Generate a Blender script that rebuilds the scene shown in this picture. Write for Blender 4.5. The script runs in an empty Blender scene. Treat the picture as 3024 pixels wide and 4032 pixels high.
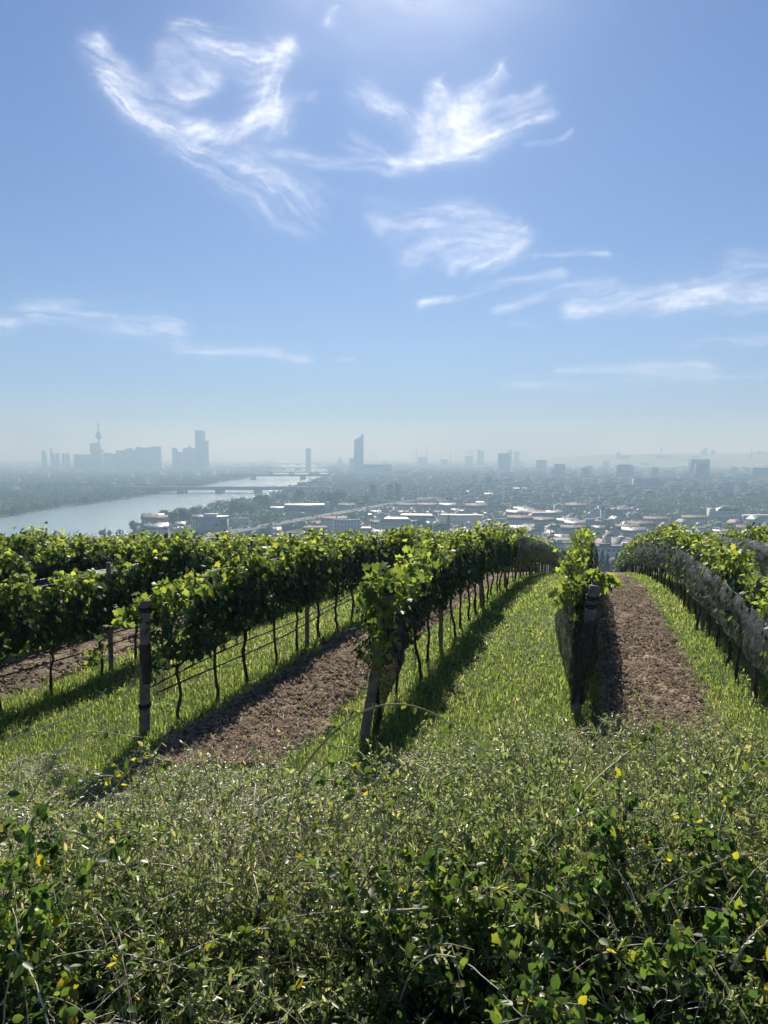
import bpy, math, random
import numpy as np

# ------------------------------------------------------------------ camera, world, sun, exposure
sc = bpy.context.scene
C = bpy.data.collections.new("place"); sc.collection.children.link(C)
FPX = 2912.0
PITCH = math.atan(226 / FPX)
cam_d = bpy.data.cameras.new("camera"); cam = bpy.data.objects.new("camera", cam_d); C.objects.link(cam)
cam_d.sensor_fit = 'VERTICAL'; cam_d.sensor_height = 36.0; cam_d.lens = 26.0
cam_d.clip_start = 0.05; cam_d.clip_end = 300000
cam.location = (0, 0, 0); cam.rotation_euler = (math.pi / 2 - PITCH, 0, 0)
sc.camera = cam

SUN_EL, SUN_AZ = math.radians(36), math.radians(1.5)      # azimuth measured from +Y towards +X
w = bpy.data.worlds.new("World"); sc.world = w; w.use_nodes = True
nt = w.node_tree; nt.nodes.clear()
sky = nt.nodes.new("ShaderNodeTexSky"); sky.sky_type = 'NISHITA'; sky.sun_disc = False
sky.sun_elevation = SUN_EL; sky.sun_rotation = SUN_AZ
sky.altitude = 250; sky.air_density = 1.0; sky.dust_density = 0.45; sky.ozone_density = 2.6
bg = nt.nodes.new("ShaderNodeBackground"); bg.inputs[1].default_value = 0.052
wo = nt.nodes.new("ShaderNodeOutputWorld")
gm = nt.nodes.new("ShaderNodeGamma"); gm.inputs[1].default_value = 0.76          # clear blue autumn sky: softer gradient, deeper blue
tn = nt.nodes.new("ShaderNodeMix"); tn.data_type = 'RGBA'; tn.blend_type = 'MULTIPLY'; tn.inputs[0].default_value = 1.0; tn.inputs[7].default_value = (.615, .89, 1.46, 1)
nt.links.new(sky.outputs[0], gm.inputs[0]); nt.links.new(gm.outputs[0], tn.inputs[6]); nt.links.new(tn.outputs[2], bg.inputs[0]); nt.links.new(bg.outputs[0], wo.inputs[0])

sl = bpy.data.lights.new("sun", 'SUN'); sl.energy = 5.0; sl.angle = math.radians(0.5); sl.color = (1.0, 0.955, 0.88)
so = bpy.data.objects.new("sun", sl); C.objects.link(so)
so.rotation_euler = (math.pi / 2 - SUN_EL, 0, math.pi - SUN_AZ)
sc.view_settings.view_transform = 'Standard'; sc.view_settings.look = 'None'
sc.view_settings.exposure = 0.85; sc.view_settings.gamma = 1.0
cy = sc.cycles
cy.max_bounces = 8; cy.diffuse_bounces = 3; cy.glossy_bounces = 3; cy.transmission_bounces = 4
cy.transparent_max_bounces = 24; cy.volume_bounces = 1
cy.use_denoising = True; cy.sample_clamp_indirect = 6.0
HAZE_DENSITY = 3.4e-4

# ------------------------------------------------------------------ helpers
rng = np.random.default_rng(7); R = random.Random(11)

def ray(X, Y):
    d = FPX * math.cos(PITCH) - (Y - 2016) * math.sin(PITCH)
    return (X - 1512) / d, (-(Y - 2016) * math.cos(PITCH) - FPX * math.sin(PITCH)) / d
def G(X, Y, z=-100.0):                       # point of the plain seen at a place of the photograph
    u, v = ray(X, Y); y = z / v
    return (u * y, y)
def at(X, Y, y):
    u, v = ray(X, Y); return (u * y, y, v * y)
def topx(x, y, z):
    cp, sp = math.cos(PITCH), math.sin(PITCH)
    f = y * cp - z * sp; u = y * sp + z * cp
    return 1512 + FPX * x / f, 2016 - FPX * u / f

PROF_Y = [-4000, -60, -3, 0.6, 1.2, 2.0, 4.0, 6.0, 9.1, 10.5, 12.3, 15, 20, 25, 32, 42, 50, 60, 70, 80, 100, 150, 250, 400, 550, 700, 800, 60000]
PROF_Z = [60, 6, -1.62, -1.66, -1.9, -2.45, -3.1, -3.42, -3.6, -3.65, -3.7, -3.78, -4.07, -4.5, -5.38, -6.85, -8.1, -9.9, -12.2, -14.9, -21, -33, -50, -68, -85, -97, -100, -100]
def gz(y):
    return np.interp(y, PROF_Y, PROF_Z)
_n_tab = rng.random((64, 64))
def vnoise(x, y):
    x = np.asarray(x, float); y = np.asarray(y, float)
    xi = np.floor(x).astype(int); yi = np.floor(y).astype(int); fx = x - xi; fy = y - yi
    fx = fx * fx * (3 - 2 * fx); fy = fy * fy * (3 - 2 * fy)
    a = _n_tab[xi % 64, yi % 64]; b = _n_tab[(xi + 1) % 64, yi % 64]
    c = _n_tab[xi % 64, (yi + 1) % 64]; d = _n_tab[(xi + 1) % 64, (yi + 1) % 64]
    return a * (1 - fx) * (1 - fy) + b * fx * (1 - fy) + c * (1 - fx) * fy + d * fx * fy
def fbm(x, y, o=4, g=0.5, seed=0.0):
    s = 0; a = 1; t = 0; x = np.asarray(x, float) + seed * 7.31; y = np.asarray(y, float) + seed * 3.17
    for i in range(o):
        s = s + a * vnoise(x, y); t += a; a *= g
        x, y = x * 1.62 + y * 1.18 + 5.2, y * 1.62 - x * 1.18 + 1.3
    return s / t

class MB:
    """collects arrays of faces; build() links them as one mesh object"""
    def __init__(s): s.v = []; s.f = []; s.n = 0; s.t = []
    def add(s, v, faces, mi=0, tint=None):
        v = np.asarray(v, float).reshape(-1, 3); faces = np.asarray(faces, int)
        s.v.append(v); s.f.append((faces + s.n, mi)); s.n += len(v)
        s.t.append(np.full(len(v), 0.5) if tint is None else np.broadcast_to(np.asarray(tint, float), (len(v),)))
        return s
    def box(s, c, d, rz=0.0, mi=0, taper=1.0, tint=None):
        hx, hy, hz = d[0] / 2, d[1] / 2, d[2]
        q = []
        for z, k in ((0, 1.0), (hz, taper)):
            for a, b in ((-1, -1), (1, -1), (1, 1), (-1, 1)): q.append((a * hx * k, b * hy * k, z))
        q = np.array(q); cs, sn = math.cos(rz), math.sin(rz)
        q = np.stack([q[:, 0] * cs - q[:, 1] * sn + c[0], q[:, 0] * sn + q[:, 1] * cs + c[1], q[:, 2] + c[2]], 1)
        return s.add(q, [(3, 2, 1, 0), (4, 5, 6, 7), (0, 1, 5, 4), (1, 2, 6, 5), (2, 3, 7, 6), (3, 0, 4, 7)], mi, tint)
    def tube(s, pts, rad, n=6, mi=0, tint=None, cap=True):
        p = np.asarray(pts, float); m = len(p); rad = np.broadcast_to(np.asarray(rad, float), (m,))
        t = np.gradient(p, axis=0); t /= np.linalg.norm(t, axis=1)[:, None] + 1e-9
        ref = np.array([0, 0, 1.0]) if abs(t[:, 2]).mean() < 0.8 else np.array([1.0, 0, 0])
        a = np.cross(t, ref); a /= np.linalg.norm(a, axis=1)[:, None] + 1e-9; b = np.cross(t, a)
        th = np.arange(n) * 2 * math.pi / n
        v = p[:, None, :] + rad[:, None, None] * (np.cos(th)[None, :, None] * a[:, None, :] + np.sin(th)[None, :, None] * b[:, None, :])
        i = np.arange(m - 1)[:, None] * n; j = np.arange(n)[None, :]; j2 = (j + 1) % n
        f = np.stack([i + j, i + j2, i + n + j2, i + n + j], 2).reshape(-1, 4)
        base = s.n; s.add(v, f, mi, tint)
        if cap:
            s.f.append((np.array([[base + k for k in range(n)][::-1], [base + (m - 1) * n + k for k in range(n)]]), mi))
        return s
    def build(s, name, mats, parent=None, smooth=False, attr=False):
        me = bpy.data.meshes.new(name)
        V = np.concatenate(s.v) if s.v else np.zeros((0, 3))
        me.vertices.add(len(V)); me.vertices.foreach_set("co", V.ravel())
        loops = np.concatenate([f.ravel() for f, _ in s.f]); tot = np.concatenate([np.full(len(f), f.shape[1]) for f, _ in s.f])
        mi = np.concatenate([np.full(len(f), m) for f, m in s.f])
        me.loops.add(len(loops)); me.loops.foreach_set("vertex_index", loops.astype(np.int32))
        me.polygons.add(len(tot)); me.polygons.foreach_set("loop_start", (np.cumsum(tot) - tot).astype(np.int32))
        me.polygons.foreach_set("loop_total", tot.astype(np.int32)); me.polygons.foreach_set("material_index", mi.astype(np.int32))
        if smooth: me.polygons.foreach_set("use_smooth", np.ones(len(tot), bool))
        if attr:
            at_ = me.attributes.new("tint", 'FLOAT', 'POINT'); at_.data.foreach_set("value", np.concatenate(s.t).astype(np.float32))
        me.update(calc_edges=True); me.validate()
        for m in (mats if isinstance(mats, (list, tuple)) else [mats]): me.materials.append(m)
        o = bpy.data.objects.new(name, me); C.objects.link(o); o.parent = parent
        return o

def tag(o, label=None, cat=None, group=None, kind=None):
    if label: o["label"] = label
    if cat: o["category"] = cat
    if group: o["group"] = group
    if kind: o["kind"] = kind
    return o
def empty(name, loc=(0, 0, 0), rz=0.0, label=None, cat=None, group=None):
    o = bpy.data.objects.new(name, None); C.objects.link(o); o.location = loc; o.rotation_euler = (0, 0, rz)
    o.empty_display_size = 0.2
    return tag(o, label, cat, group)
def dup(root, loc, rz=0.0, sc_=(1, 1, 1), label=None, group=None):
    r = root.copy(); C.objects.link(r); r.location = loc; r.rotation_euler = (0, 0, rz); r.scale = sc_
    if label: r["label"] = label
    if group: r["group"] = group
    for ch in list(KIDS.get(root.name, ())):
        c = ch.copy(); C.objects.link(c); c.parent = r
        for g in KIDS.get(ch.name, ()):
            d = g.copy(); C.objects.link(d); d.parent = c
    return r
KIDS = {}
def kids(root, *ch):
    KIDS.setdefault(root.name, []).extend(ch)

# ------------------------------------------------------------------ materials
def nodes(name):
    m = bpy.data.materials.new(name); m.use_nodes = True; n = m.node_tree.nodes; n.clear(); return m, n, m.node_tree.links
def pmat(name, c1, c2=None, scale=1.0, rough=0.8, bump=0.0, spec=0.3, detail=4, rnd=0.0, bscale=None, coord='Object'):
    m, n, l = nodes(name); out = n.new("ShaderNodeOutputMaterial"); p = n.new("ShaderNodeBsdfPrincipled")
    p.inputs["Roughness"].default_value = rough; p.inputs["Specular IOR Level"].default_value = spec
    l.new(p.outputs[0], out.inputs[0]); c2 = c2 or tuple(x * 0.7 for x in c1)
    tc = n.new("ShaderNodeTexCoord"); no = n.new("ShaderNodeTexNoise"); no.inputs["Scale"].default_value = scale
    no.inputs["Detail"].default_value = detail; l.new(tc.outputs[coord], no.inputs["Vector"])
    cr = n.new("ShaderNodeValToRGB"); cr.color_ramp.elements[0].position = 0.35; cr.color_ramp.elements[1].position = 0.65
    cr.color_ramp.elements[0].color = (*c1, 1); cr.color_ramp.elements[1].color = (*c2, 1); l.new(no.outputs[0], cr.inputs[0])
    col = cr.outputs[0]
    if rnd:
        oi = n.new("ShaderNodeObjectInfo"); h = n.new("ShaderNodeHueSaturation")
        mr = n.new("ShaderNodeMapRange"); mr.inputs[3].default_value = 1 - rnd; mr.inputs[4].default_value = 1 + rnd
        l.new(oi.outputs["Random"], mr.inputs[0]); l.new(mr.outputs[0], h.inputs["Value"]); l.new(col, h.inputs["Color"]); col = h.outputs[0]
    l.new(col, p.inputs["Base Color"])
    if bump:
        b = n.new("ShaderNodeBump"); b.inputs["Strength"].default_value = bump; b.inputs["Distance"].default_value = 0.05
        n2 = n.new("ShaderNodeTexNoise"); n2.inputs["Scale"].default_value = bscale or scale * 5; n2.inputs["Detail"].default_value = 6
        l.new(tc.outputs[coord], n2.inputs["Vector"]); l.new(n2.outputs[0], b.inputs["Height"]); l.new(b.outputs[0], p.inputs["Normal"])
    return m
def leafmat(name, ramp, trans=0.45, rough=0.42, spec=0.5, tboost=1.6, rnd=0.12):
    """ramp: [(pos,(r,g,b))] read from the per-leaf tint; light comes through the blade"""
    m, n, l = nodes(name); out = n.new("ShaderNodeOutputMaterial"); p = n.new("ShaderNodeBsdfPrincipled")
    p.inputs["Roughness"].default_value = rough; p.inputs["Specular IOR Level"].default_value = spec
    a = n.new("ShaderNodeAttribute"); a.attribute_name = "tint"
    cr = n.new("ShaderNodeValToRGB"); e = cr.color_ramp.elements
    e[0].position, e[0].color = ramp[0][0], (*ramp[0][1], 1); e[1].position, e[1].color = ramp[-1][0], (*ramp[-1][1], 1)
    for q, c in ramp[1:-1]:
        x = e.new(q); x.color = (*c, 1)
    l.new(a.outputs["Fac"], cr.inputs[0])
    oi = n.new("ShaderNodeObjectInfo"); mr = n.new("ShaderNodeMapRange"); mr.inputs[3].default_value = 1 - rnd; mr.inputs[4].default_value = 1 + rnd
    h = n.new("ShaderNodeHueSaturation"); l.new(oi.outputs["Random"], mr.inputs[0]); l.new(mr.outputs[0], h.inputs["Value"]); l.new(cr.outputs[0], h.inputs["Color"])
    l.new(h.outputs[0], p.inputs["Base Color"])
    t = n.new("ShaderNodeBsdfTranslucent"); h2 = n.new("ShaderNodeHueSaturation"); h2.inputs["Value"].default_value = tboost; h2.inputs["Saturation"].default_value = 1.08
    h2.inputs["Hue"].default_value = 0.485
    l.new(h.outputs[0], h2.inputs["Color"]); l.new(h2.outputs[0], t.inputs[0])
    mx = n.new("ShaderNodeMixShader"); mx.inputs[0].default_value = trans
    l.new(p.outputs[0], mx.inputs[1]); l.new(t.outputs[0], mx.inputs[2]); l.new(mx.outputs[0], out.inputs[0])
    return m
M = {}
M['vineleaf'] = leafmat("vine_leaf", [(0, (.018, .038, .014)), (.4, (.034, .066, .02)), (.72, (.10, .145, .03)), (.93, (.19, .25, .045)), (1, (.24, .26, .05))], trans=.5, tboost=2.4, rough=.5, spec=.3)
M['bark'] = pmat("vine_bark", (.045, .032, .024), (.09, .068, .05), 30, .9, .5)
M['wood'] = pmat("weathered_wood", (.27, .23, .18), (.15, .125, .10), 9, .85, .6, coord='Object', bscale=45)
M['woodend'] = pmat("cut_wood", (.30, .25, .18), (.20, .17, .12), 30, .85, .3)
M['strap'] = pmat("black_strap", (.012, .012, .014), (.02, .02, .022), 20, .6)
M['wire'] = pmat("steel_wire", (.35, .35, .34), (.22, .22, .22), 20, .45, spec=.6)
M['rope'] = pmat("rolled_net", (.06, .065, .06), (.03, .032, .032), 30, .7, .4)
M['grass'] = leafmat("grass_blade", [(0, (.06, .10, .022)), (.5, (.13, .21, .042)), (.85, (.23, .28, .07)), (1, (.40, .34, .18))], trans=.55, tboost=2.15, rough=.6, spec=.12)
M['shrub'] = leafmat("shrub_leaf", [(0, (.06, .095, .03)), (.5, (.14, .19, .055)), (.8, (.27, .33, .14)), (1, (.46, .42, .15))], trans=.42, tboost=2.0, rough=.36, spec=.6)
M['broad'] = leafmat("broad_leaf", [(0, (.025, .055, .014)), (.5, (.06, .11, .024)), (.85, (.12, .17, .03)), (1, (.34, .32, .04))], trans=.48, tboost=2.2, rough=.42, spec=.45)
M['twig'] = pmat("twig_bark", (.34, .28, .2), (.16, .13, .09), 20, .75, .2)
M['drytwig'] = pmat("dry_twig", (.72, .65, .52), (.5, .43, .33), 20, .8)
M['cane'] = pmat("bramble_cane", (.52, .48, .28), (.38, .28, .17), 6, .55)
M['soil'] = pmat("tilled_soil", (.085, .060, .040), (.36, .275, .175), 4, .95, .8, bscale=60)
def _patchy(m):          # damp dark and dry pale patches
    n, l = m.node_tree.nodes, m.node_tree.links; p = [q for q in n if q.type == 'BSDF_PRINCIPLED'][0]; src = p.inputs["Base Color"].links[0].from_socket
    tc = n.new("ShaderNodeTexCoord"); no = n.new("ShaderNodeTexNoise"); no.inputs["Scale"].default_value = .55; no.inputs["Detail"].default_value = 3; l.new(tc.outputs["Object"], no.inputs["Vector"])
    mr = n.new("ShaderNodeMapRange"); mr.inputs[1].default_value = .38; mr.inputs[2].default_value = .62; mr.inputs[3].default_value = .5; mr.inputs[4].default_value = 1.15; l.new(no.outputs[0], mr.inputs[0])
    h = n.new("ShaderNodeHueSaturation"); l.new(mr.outputs[0], h.inputs["Value"]); l.new(src, h.inputs["Color"]); l.new(h.outputs[0], p.inputs["Base Color"])
_patchy(M['soil'])
M['straw'] = pmat("dry_straw", (.5, .42, .28), (.3, .24, .16), 5, .8)
M['clod'] = pmat("soil_clod", (.07, .046, .033), (.27, .195, .13), 12, .95, .5)

def treemat(name, c):
    return leafmat(name, [(0, tuple(x * .55 for x in c)), (.5, c), (1, tuple(min(1, x * 1.6) for x in c))], trans=.3, tboost=1.4, rough=.6, spec=.2, rnd=.2)
M['tree'] = treemat("tree_leaves", (.045, .075, .028)); M['poplar'] = treemat("poplar_leaves", (.04, .07, .03)); M['conifer'] = treemat("needles", (.02, .04, .022))
M['trunk'] = pmat("tree_bark", (.08, .06, .045), (.05, .04, .03), 2, .9)
def wallmat(name, ramp, wu=2.9, wv=3.1, win=(.05, .06, .08), rough=.85):
    m, n, l = nodes(name); out = n.new("ShaderNodeOutputMaterial"); p = n.new("ShaderNodeBsdfPrincipled"); l.new(p.outputs[0], out.inputs[0])
    p.inputs["Roughness"].default_value = rough
    oi = n.new("ShaderNodeObjectInfo"); cr = n.new("ShaderNodeValToRGB"); e = cr.color_ramp.elements; cr.color_ramp.interpolation = 'CONSTANT'
    e[0].color = (*ramp[0], 1); e[1].position = (len(ramp) - 1) / len(ramp); e[1].color = (*ramp[-1], 1)
    for i, c in enumerate(ramp[1:-1]):
        x = e.new((i + 1) / len(ramp)); x.color = (*c, 1)
    l.new(oi.outputs["Random"], cr.inputs[0])
    tc = n.new("ShaderNodeTexCoord"); sp = n.new("ShaderNodeSeparateXYZ"); l.new(tc.outputs["Object"], sp.inputs[0])
    def mt(op, a, b=None, c=None):
        q = n.new("ShaderNodeMath"); q.operation = op
        for i, x in enumerate((a, b, c)):
            if x is None: continue
            if isinstance(x, (int, float)): q.inputs[i].default_value = x
            else: l.new(x, q.inputs[i])
        return q.outputs[0]
    u = mt('FRACT', mt('DIVIDE', mt('ADD', sp.outputs[0], sp.outputs[1]), wu)); v = mt('FRACT', mt('DIVIDE', sp.outputs[2], wv))
    mask = mt('MULTIPLY', mt('COMPARE', u, .5, .2), mt('COMPARE', v, .55, .24))
    mx = n.new("ShaderNodeMix"); mx.data_type = 'RGBA'; l.new(mask, mx.inputs[0]); l.new(cr.outputs[0], mx.inputs[6]); mx.inputs[7].default_value = (*win, 1)
    l.new(mx.outputs[2], p.inputs["Base Color"])
    return m
M['wallgen'] = wallmat("plaster_walls", [(.40, .37, .30), (.48, .46, .42), (.3, .29, .26), (.36, .31, .22), (.52, .5, .47), (.26, .26, .26)])
M['towergen'] = wallmat("tower_facade", [(.16, .18, .21), (.24, .25, .27), (.12, .14, .17), (.3, .3, .3)], 4.0, 3.4, (.05, .07, .1), .4)
M['white'] = pmat("white_plaster", (.56, .55, .52), (.48, .47, .44), .3, .85)
M['cream'] = pmat("cream_plaster", (.55, .5, .4), (.5, .45, .36), .3, .85)
M['greywall'] = pmat("grey_wall", (.22, .23, .25), (.18, .19, .2), .2, .8)
M['darkwall'] = pmat("dark_cladding", (.07, .08, .1), (.055, .06, .075), .2, .6)
M['glassdark'] = pmat("tower_glass", (.05, .07, .10), (.04, .055, .08), .05, .25, spec=.5)
M['window'] = pmat("window_glass", (.03, .04, .05), (.05, .06, .07), .5, .15, spec=.6)
M['roofred'] = pmat("clay_roof", (.14, .085, .068), (.10, .065, .055), .4, .75, rnd=.3)
M['roofgrey'] = pmat("grey_roof", (.10, .10, .11), (.15, .15, .155), .3, .55, rnd=.35)
M['roofflat'] = pmat("flat_roof", (.18, .18, .175), (.10, .10, .10), .2, .85, rnd=.3, spec=.1)
M['rooflight'] = pmat("sheet_metal_roof", (.34, .35, .36), (.26, .27, .28), .1, .55, spec=.4)
M['concrete'] = pmat("concrete", (.34, .34, .33), (.26, .26, .255), .1, .85)
M['asphalt'] = pmat("asphalt", (.10, .10, .10), (.13, .13, .125), .3, .85)
M['steel'] = pmat("painted_steel", (.28, .3, .32), (.22, .24, .26), .2, .6)
M['redsteel'] = pmat("red_steel", (.4, .1, .06), (.35, .09, .06), .2, .6)
M['whitesteel'] = pmat("white_steel", (.85, .85, .85), (.8, .8, .8), .2, .3, spec=.6)
M['paint'] = pmat("road_paint", (.75, .75, .73), (.65, .65, .63), 1, .7)
M['distwall'] = pmat("distant_walls", (.20, .195, .18), (.11, .11, .11), .015, .9, spec=.05, coord='Object', detail=2)
M['distroof'] = pmat("distant_roofs", (.065, .052, .048), (.10, .098, .095), .02, .8, spec=.05, coord='Object', detail=2)

# net: fine black mesh, drawn as partly open cloth
def netmat(name, col, open_, scale=9):
    m, n, l = nodes(name); out = n.new("ShaderNodeOutputMaterial")
    p = n.new("ShaderNodeBsdfPrincipled"); p.inputs["Base Color"].default_value = (*col, 1); p.inputs["Roughness"].default_value = .45; p.inputs["Specular IOR Level"].default_value = .6
    tl = n.new("ShaderNodeBsdfTranslucent"); tl.inputs[0].default_value = (*[min(1, c * 1.6) for c in col], 1)
    m0 = n.new("ShaderNodeMixShader"); m0.inputs[0].default_value = .3; l.new(p.outputs[0], m0.inputs[1]); l.new(tl.outputs[0], m0.inputs[2])
    t = n.new("ShaderNodeBsdfTransparent"); mx = n.new("ShaderNodeMixShader")
    tc = n.new("ShaderNodeTexCoord"); no = n.new("ShaderNodeTexNoise"); no.inputs["Scale"].default_value = scale; no.inputs["Detail"].default_value = 7; no.inputs["Roughness"].default_value = .75
    l.new(tc.outputs["Object"], no.inputs["Vector"])
    mr = n.new("ShaderNodeMapRange"); mr.inputs[1].default_value = .35; mr.inputs[2].default_value = .65; mr.inputs[3].default_value = open_ - .22; mr.inputs[4].default_value = open_ + .22
    l.new(no.outputs[0], mr.inputs[0]); l.new(mr.outputs[0], mx.inputs[0])
    b = n.new("ShaderNodeBump"); b.inputs["Strength"].default_value = .9; b.inputs["Distance"].default_value = .03; l.new(no.outputs[0], b.inputs["Height"]); l.new(b.outputs[0], p.inputs["Normal"])
    l.new(m0.outputs[0], mx.inputs[1]); l.new(t.outputs[0], mx.inputs[2]); l.new(mx.outputs[0], out.inputs[0])
    return m
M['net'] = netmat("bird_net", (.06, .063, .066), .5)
M['netlight'] = netmat("sunlit_bird_net", (.17, .18, .20), .52, 11)  # paler copy of the black net, sunlight put into its colour
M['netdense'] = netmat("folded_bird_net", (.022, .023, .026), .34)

# ground: grass field near, mixed green and grey plain far away
def groundmat():
    m, n, l = nodes("meadow_ground"); out = n.new("ShaderNodeOutputMaterial"); p = n.new("ShaderNodeBsdfPrincipled"); l.new(p.outputs[0], out.inputs[0])
    p.inputs["Roughness"].default_value = .95; p.inputs["Specular IOR Level"].default_value = .1
    tc = n.new("ShaderNodeTexCoord"); a = n.new("ShaderNodeTexNoise"); a.inputs["Scale"].default_value = 3.0; a.inputs["Detail"].default_value = 8; a.inputs["Roughness"].default_value = .7
    b = n.new("ShaderNodeTexNoise"); b.inputs["Scale"].default_value = .006; b.inputs["Detail"].default_value = 6; b.inputs["Roughness"].default_value = .65
    l.new(tc.outputs["Object"], a.inputs["Vector"]); l.new(tc.outputs["Object"], b.inputs["Vector"])
    ca = n.new("ShaderNodeValToRGB"); ca.color_ramp.elements[0].position = .35; ca.color_ramp.elements[1].position = .7
    ca.color_ramp.elements[0].color = (.035, .055, .016, 1); ca.color_ramp.elements[1].color = (.12, .12, .05, 1); l.new(a.outputs[0], ca.inputs[0])
    cb = n.new("ShaderNodeValToRGB"); cb.color_ramp.elements[0].position = .4; cb.color_ramp.elements[1].position = .62
    cb.color_ramp.elements[0].color = (.055, .075, .035, 1); cb.color_ramp.elements[1].color = (.13, .13, .12, 1); l.new(b.outputs[0], cb.inputs[0])
    sp = n.new("ShaderNodeSeparateXYZ"); l.new(tc.outputs["Object"], sp.inputs[0])
    mr = n.new("ShaderNodeMapRange"); mr.inputs[1].default_value = 500; mr.inputs[2].default_value = 800; l.new(sp.outputs[1], mr.inputs[0])
    mx = n.new("ShaderNodeMix"); mx.data_type = 'RGBA'; l.new(mr.outputs[0], mx.inputs[0]); l.new(ca.outputs[0], mx.inputs[6]); l.new(cb.outputs[0], mx.inputs[7])
    l.new(mx.outputs[2], p.inputs["Base Color"])
    return m
M['ground'] = groundmat()
def watermat():
    m, n, l = nodes("river_water"); out = n.new("ShaderNodeOutputMaterial"); p = n.new("ShaderNodeBsdfPrincipled"); l.new(p.outputs[0], out.inputs[0])
    p.inputs["Base Color"].default_value = (.15, .24, .25, 1); p.inputs["Roughness"].default_value = .22; p.inputs["IOR"].default_value = 1.33
    tc = n.new("ShaderNodeTexCoord"); b = n.new("ShaderNodeBump"); b.inputs["Strength"].default_value = 1.0; b.inputs["Distance"].default_value = 2.4
    no = n.new("ShaderNodeTexNoise"); no.inputs["Scale"].default_value = .12; no.inputs["Detail"].default_value = 8; no.inputs["Roughness"].default_value = .65
    l.new(tc.outputs["Object"], no.inputs["Vector"]); l.new(no.outputs[0], b.inputs["Height"]); l.new(b.outputs[0], p.inputs["Normal"])
    return m
M['water'] = watermat()

# ------------------------------------------------------------------ ground sheet
S_ROW = 0.285
def gh(x, y):
    """ground height with small unevenness close by"""
    near = np.clip((60 - np.abs(y)) / 40, 0, 1)
    return gz(y) + near * (0.07 * (fbm(x * .9, y * .9, 3, seed=2) - .5) + .03 * (fbm(x * 4, y * 4, 2, seed=3) - .5))
xs = np.concatenate([-np.geomspace(14, 20000, 46)[::-1], np.arange(-13.8, 13.81, .2), np.geomspace(14, 20000, 46)])
ys = np.concatenate([-np.geomspace(3.2, 400, 14)[::-1], np.arange(-3, 30, .2), np.arange(30, 100, 1.0), np.geomspace(100, 1000, 46), np.geomspace(1040, 30000, 40)])
gx, gy = np.meshgrid(xs, ys)
gv = np.stack([gx, gy, gh(gx, gy)], 2).reshape(-1, 3)
def gridfaces(ny, nx):
    i, j = np.meshgrid(np.arange(ny - 1), np.arange(nx - 1), indexing='ij'); k = i * nx + j
    return np.stack([k, k + 1, k + nx + 1, k + nx], 2).reshape(-1, 4)
g = MB().add(gv, gridfaces(len(ys), len(xs))).build("ground", M['ground'], smooth=True); tag(g, kind="structure")

# water
def poly(name, pts, z, mat, kind="structure"):
    o = MB().add([(x, y, z) for x, y in pts], [list(range(len(pts)))]).build(name, mat); tag(o, kind=kind); return o
far_bank = [(-1500, 2420), (0, 2043), (163, 2016), (386, 1983), (621, 1947), (760, 1921), (820, 1911), (900, 1895), (990, 1883), (1040, 1873), (1085, 1862), (1100, 1852), (1108, 1842), (1111, 1832), (1098, 1822), (1075, 1812)]
near_bank = [(1140, 1810), (1180, 1816), (1231, 1828), (1255, 1840), (1290, 1852), (1290, 1866), (1262, 1889), (1165, 1913), (1090, 1950), (1040, 1962), (990, 1974), (880, 1990), (780, 2010), (620, 2070), (470, 2112), (300, 2170), (0, 2290), (-900, 2800)]
poly("river", [G(*p) for p in far_bank] + [G(*p) for p in near_bank], -99.7, M['water'])
poly("channel", [G(*p) for p in [(-700, 1975), (0, 1928), (200, 1916), (420, 1898), (540, 1888), (640, 1872), (760, 1856), (880, 1838), (960, 1824), (1000, 1812), (1025, 1813), (1020, 1820), (985, 1834), (900, 1846), (800, 1864), (690, 1880), (560, 1896), (420, 1908), (230, 1926), (60, 1942), (-700, 2010)]], -99.7, M['water'])

# hills far to the right
hx = np.linspace(900, 12500, 90); prof = np.interp(hx, [900, 2400, 3000, 3600, 4500, 5600, 12500], [-100, -75, -20, 8, 22, 30, 55]) + 9 * (fbm(hx / 700, hx * 0, 3) - .5)
prof = np.maximum(prof, -99.0); hv = np.concatenate([np.stack([hx * (1 + .0), np.full(90, 9000.) , np.full(90, -100.5)], 1),
                     np.stack([hx, np.full(90, 10500.), prof * .55 - 45], 1), np.stack([hx, np.full(90, 12000.), prof * 1.33], 1), np.stack([hx, np.full(90, 16000.), np.full(90, -100.5)], 1)])
M['hill'] = pmat("wooded_hill", (.05, .07, .035), (.12, .12, .10), .004, .95)
hv = hv * [.55, .55, 1.0]; hv[90:180, 2] = prof * .3 - 60; hv[180:270, 2] = prof * 1.33 * .55 - 8; hv[180:270, 2][prof < -60] = -101
tag(MB().add(hv, gridfaces(4, 90)).build("hills", M['hill'], smooth=True), kind="structure")

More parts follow.
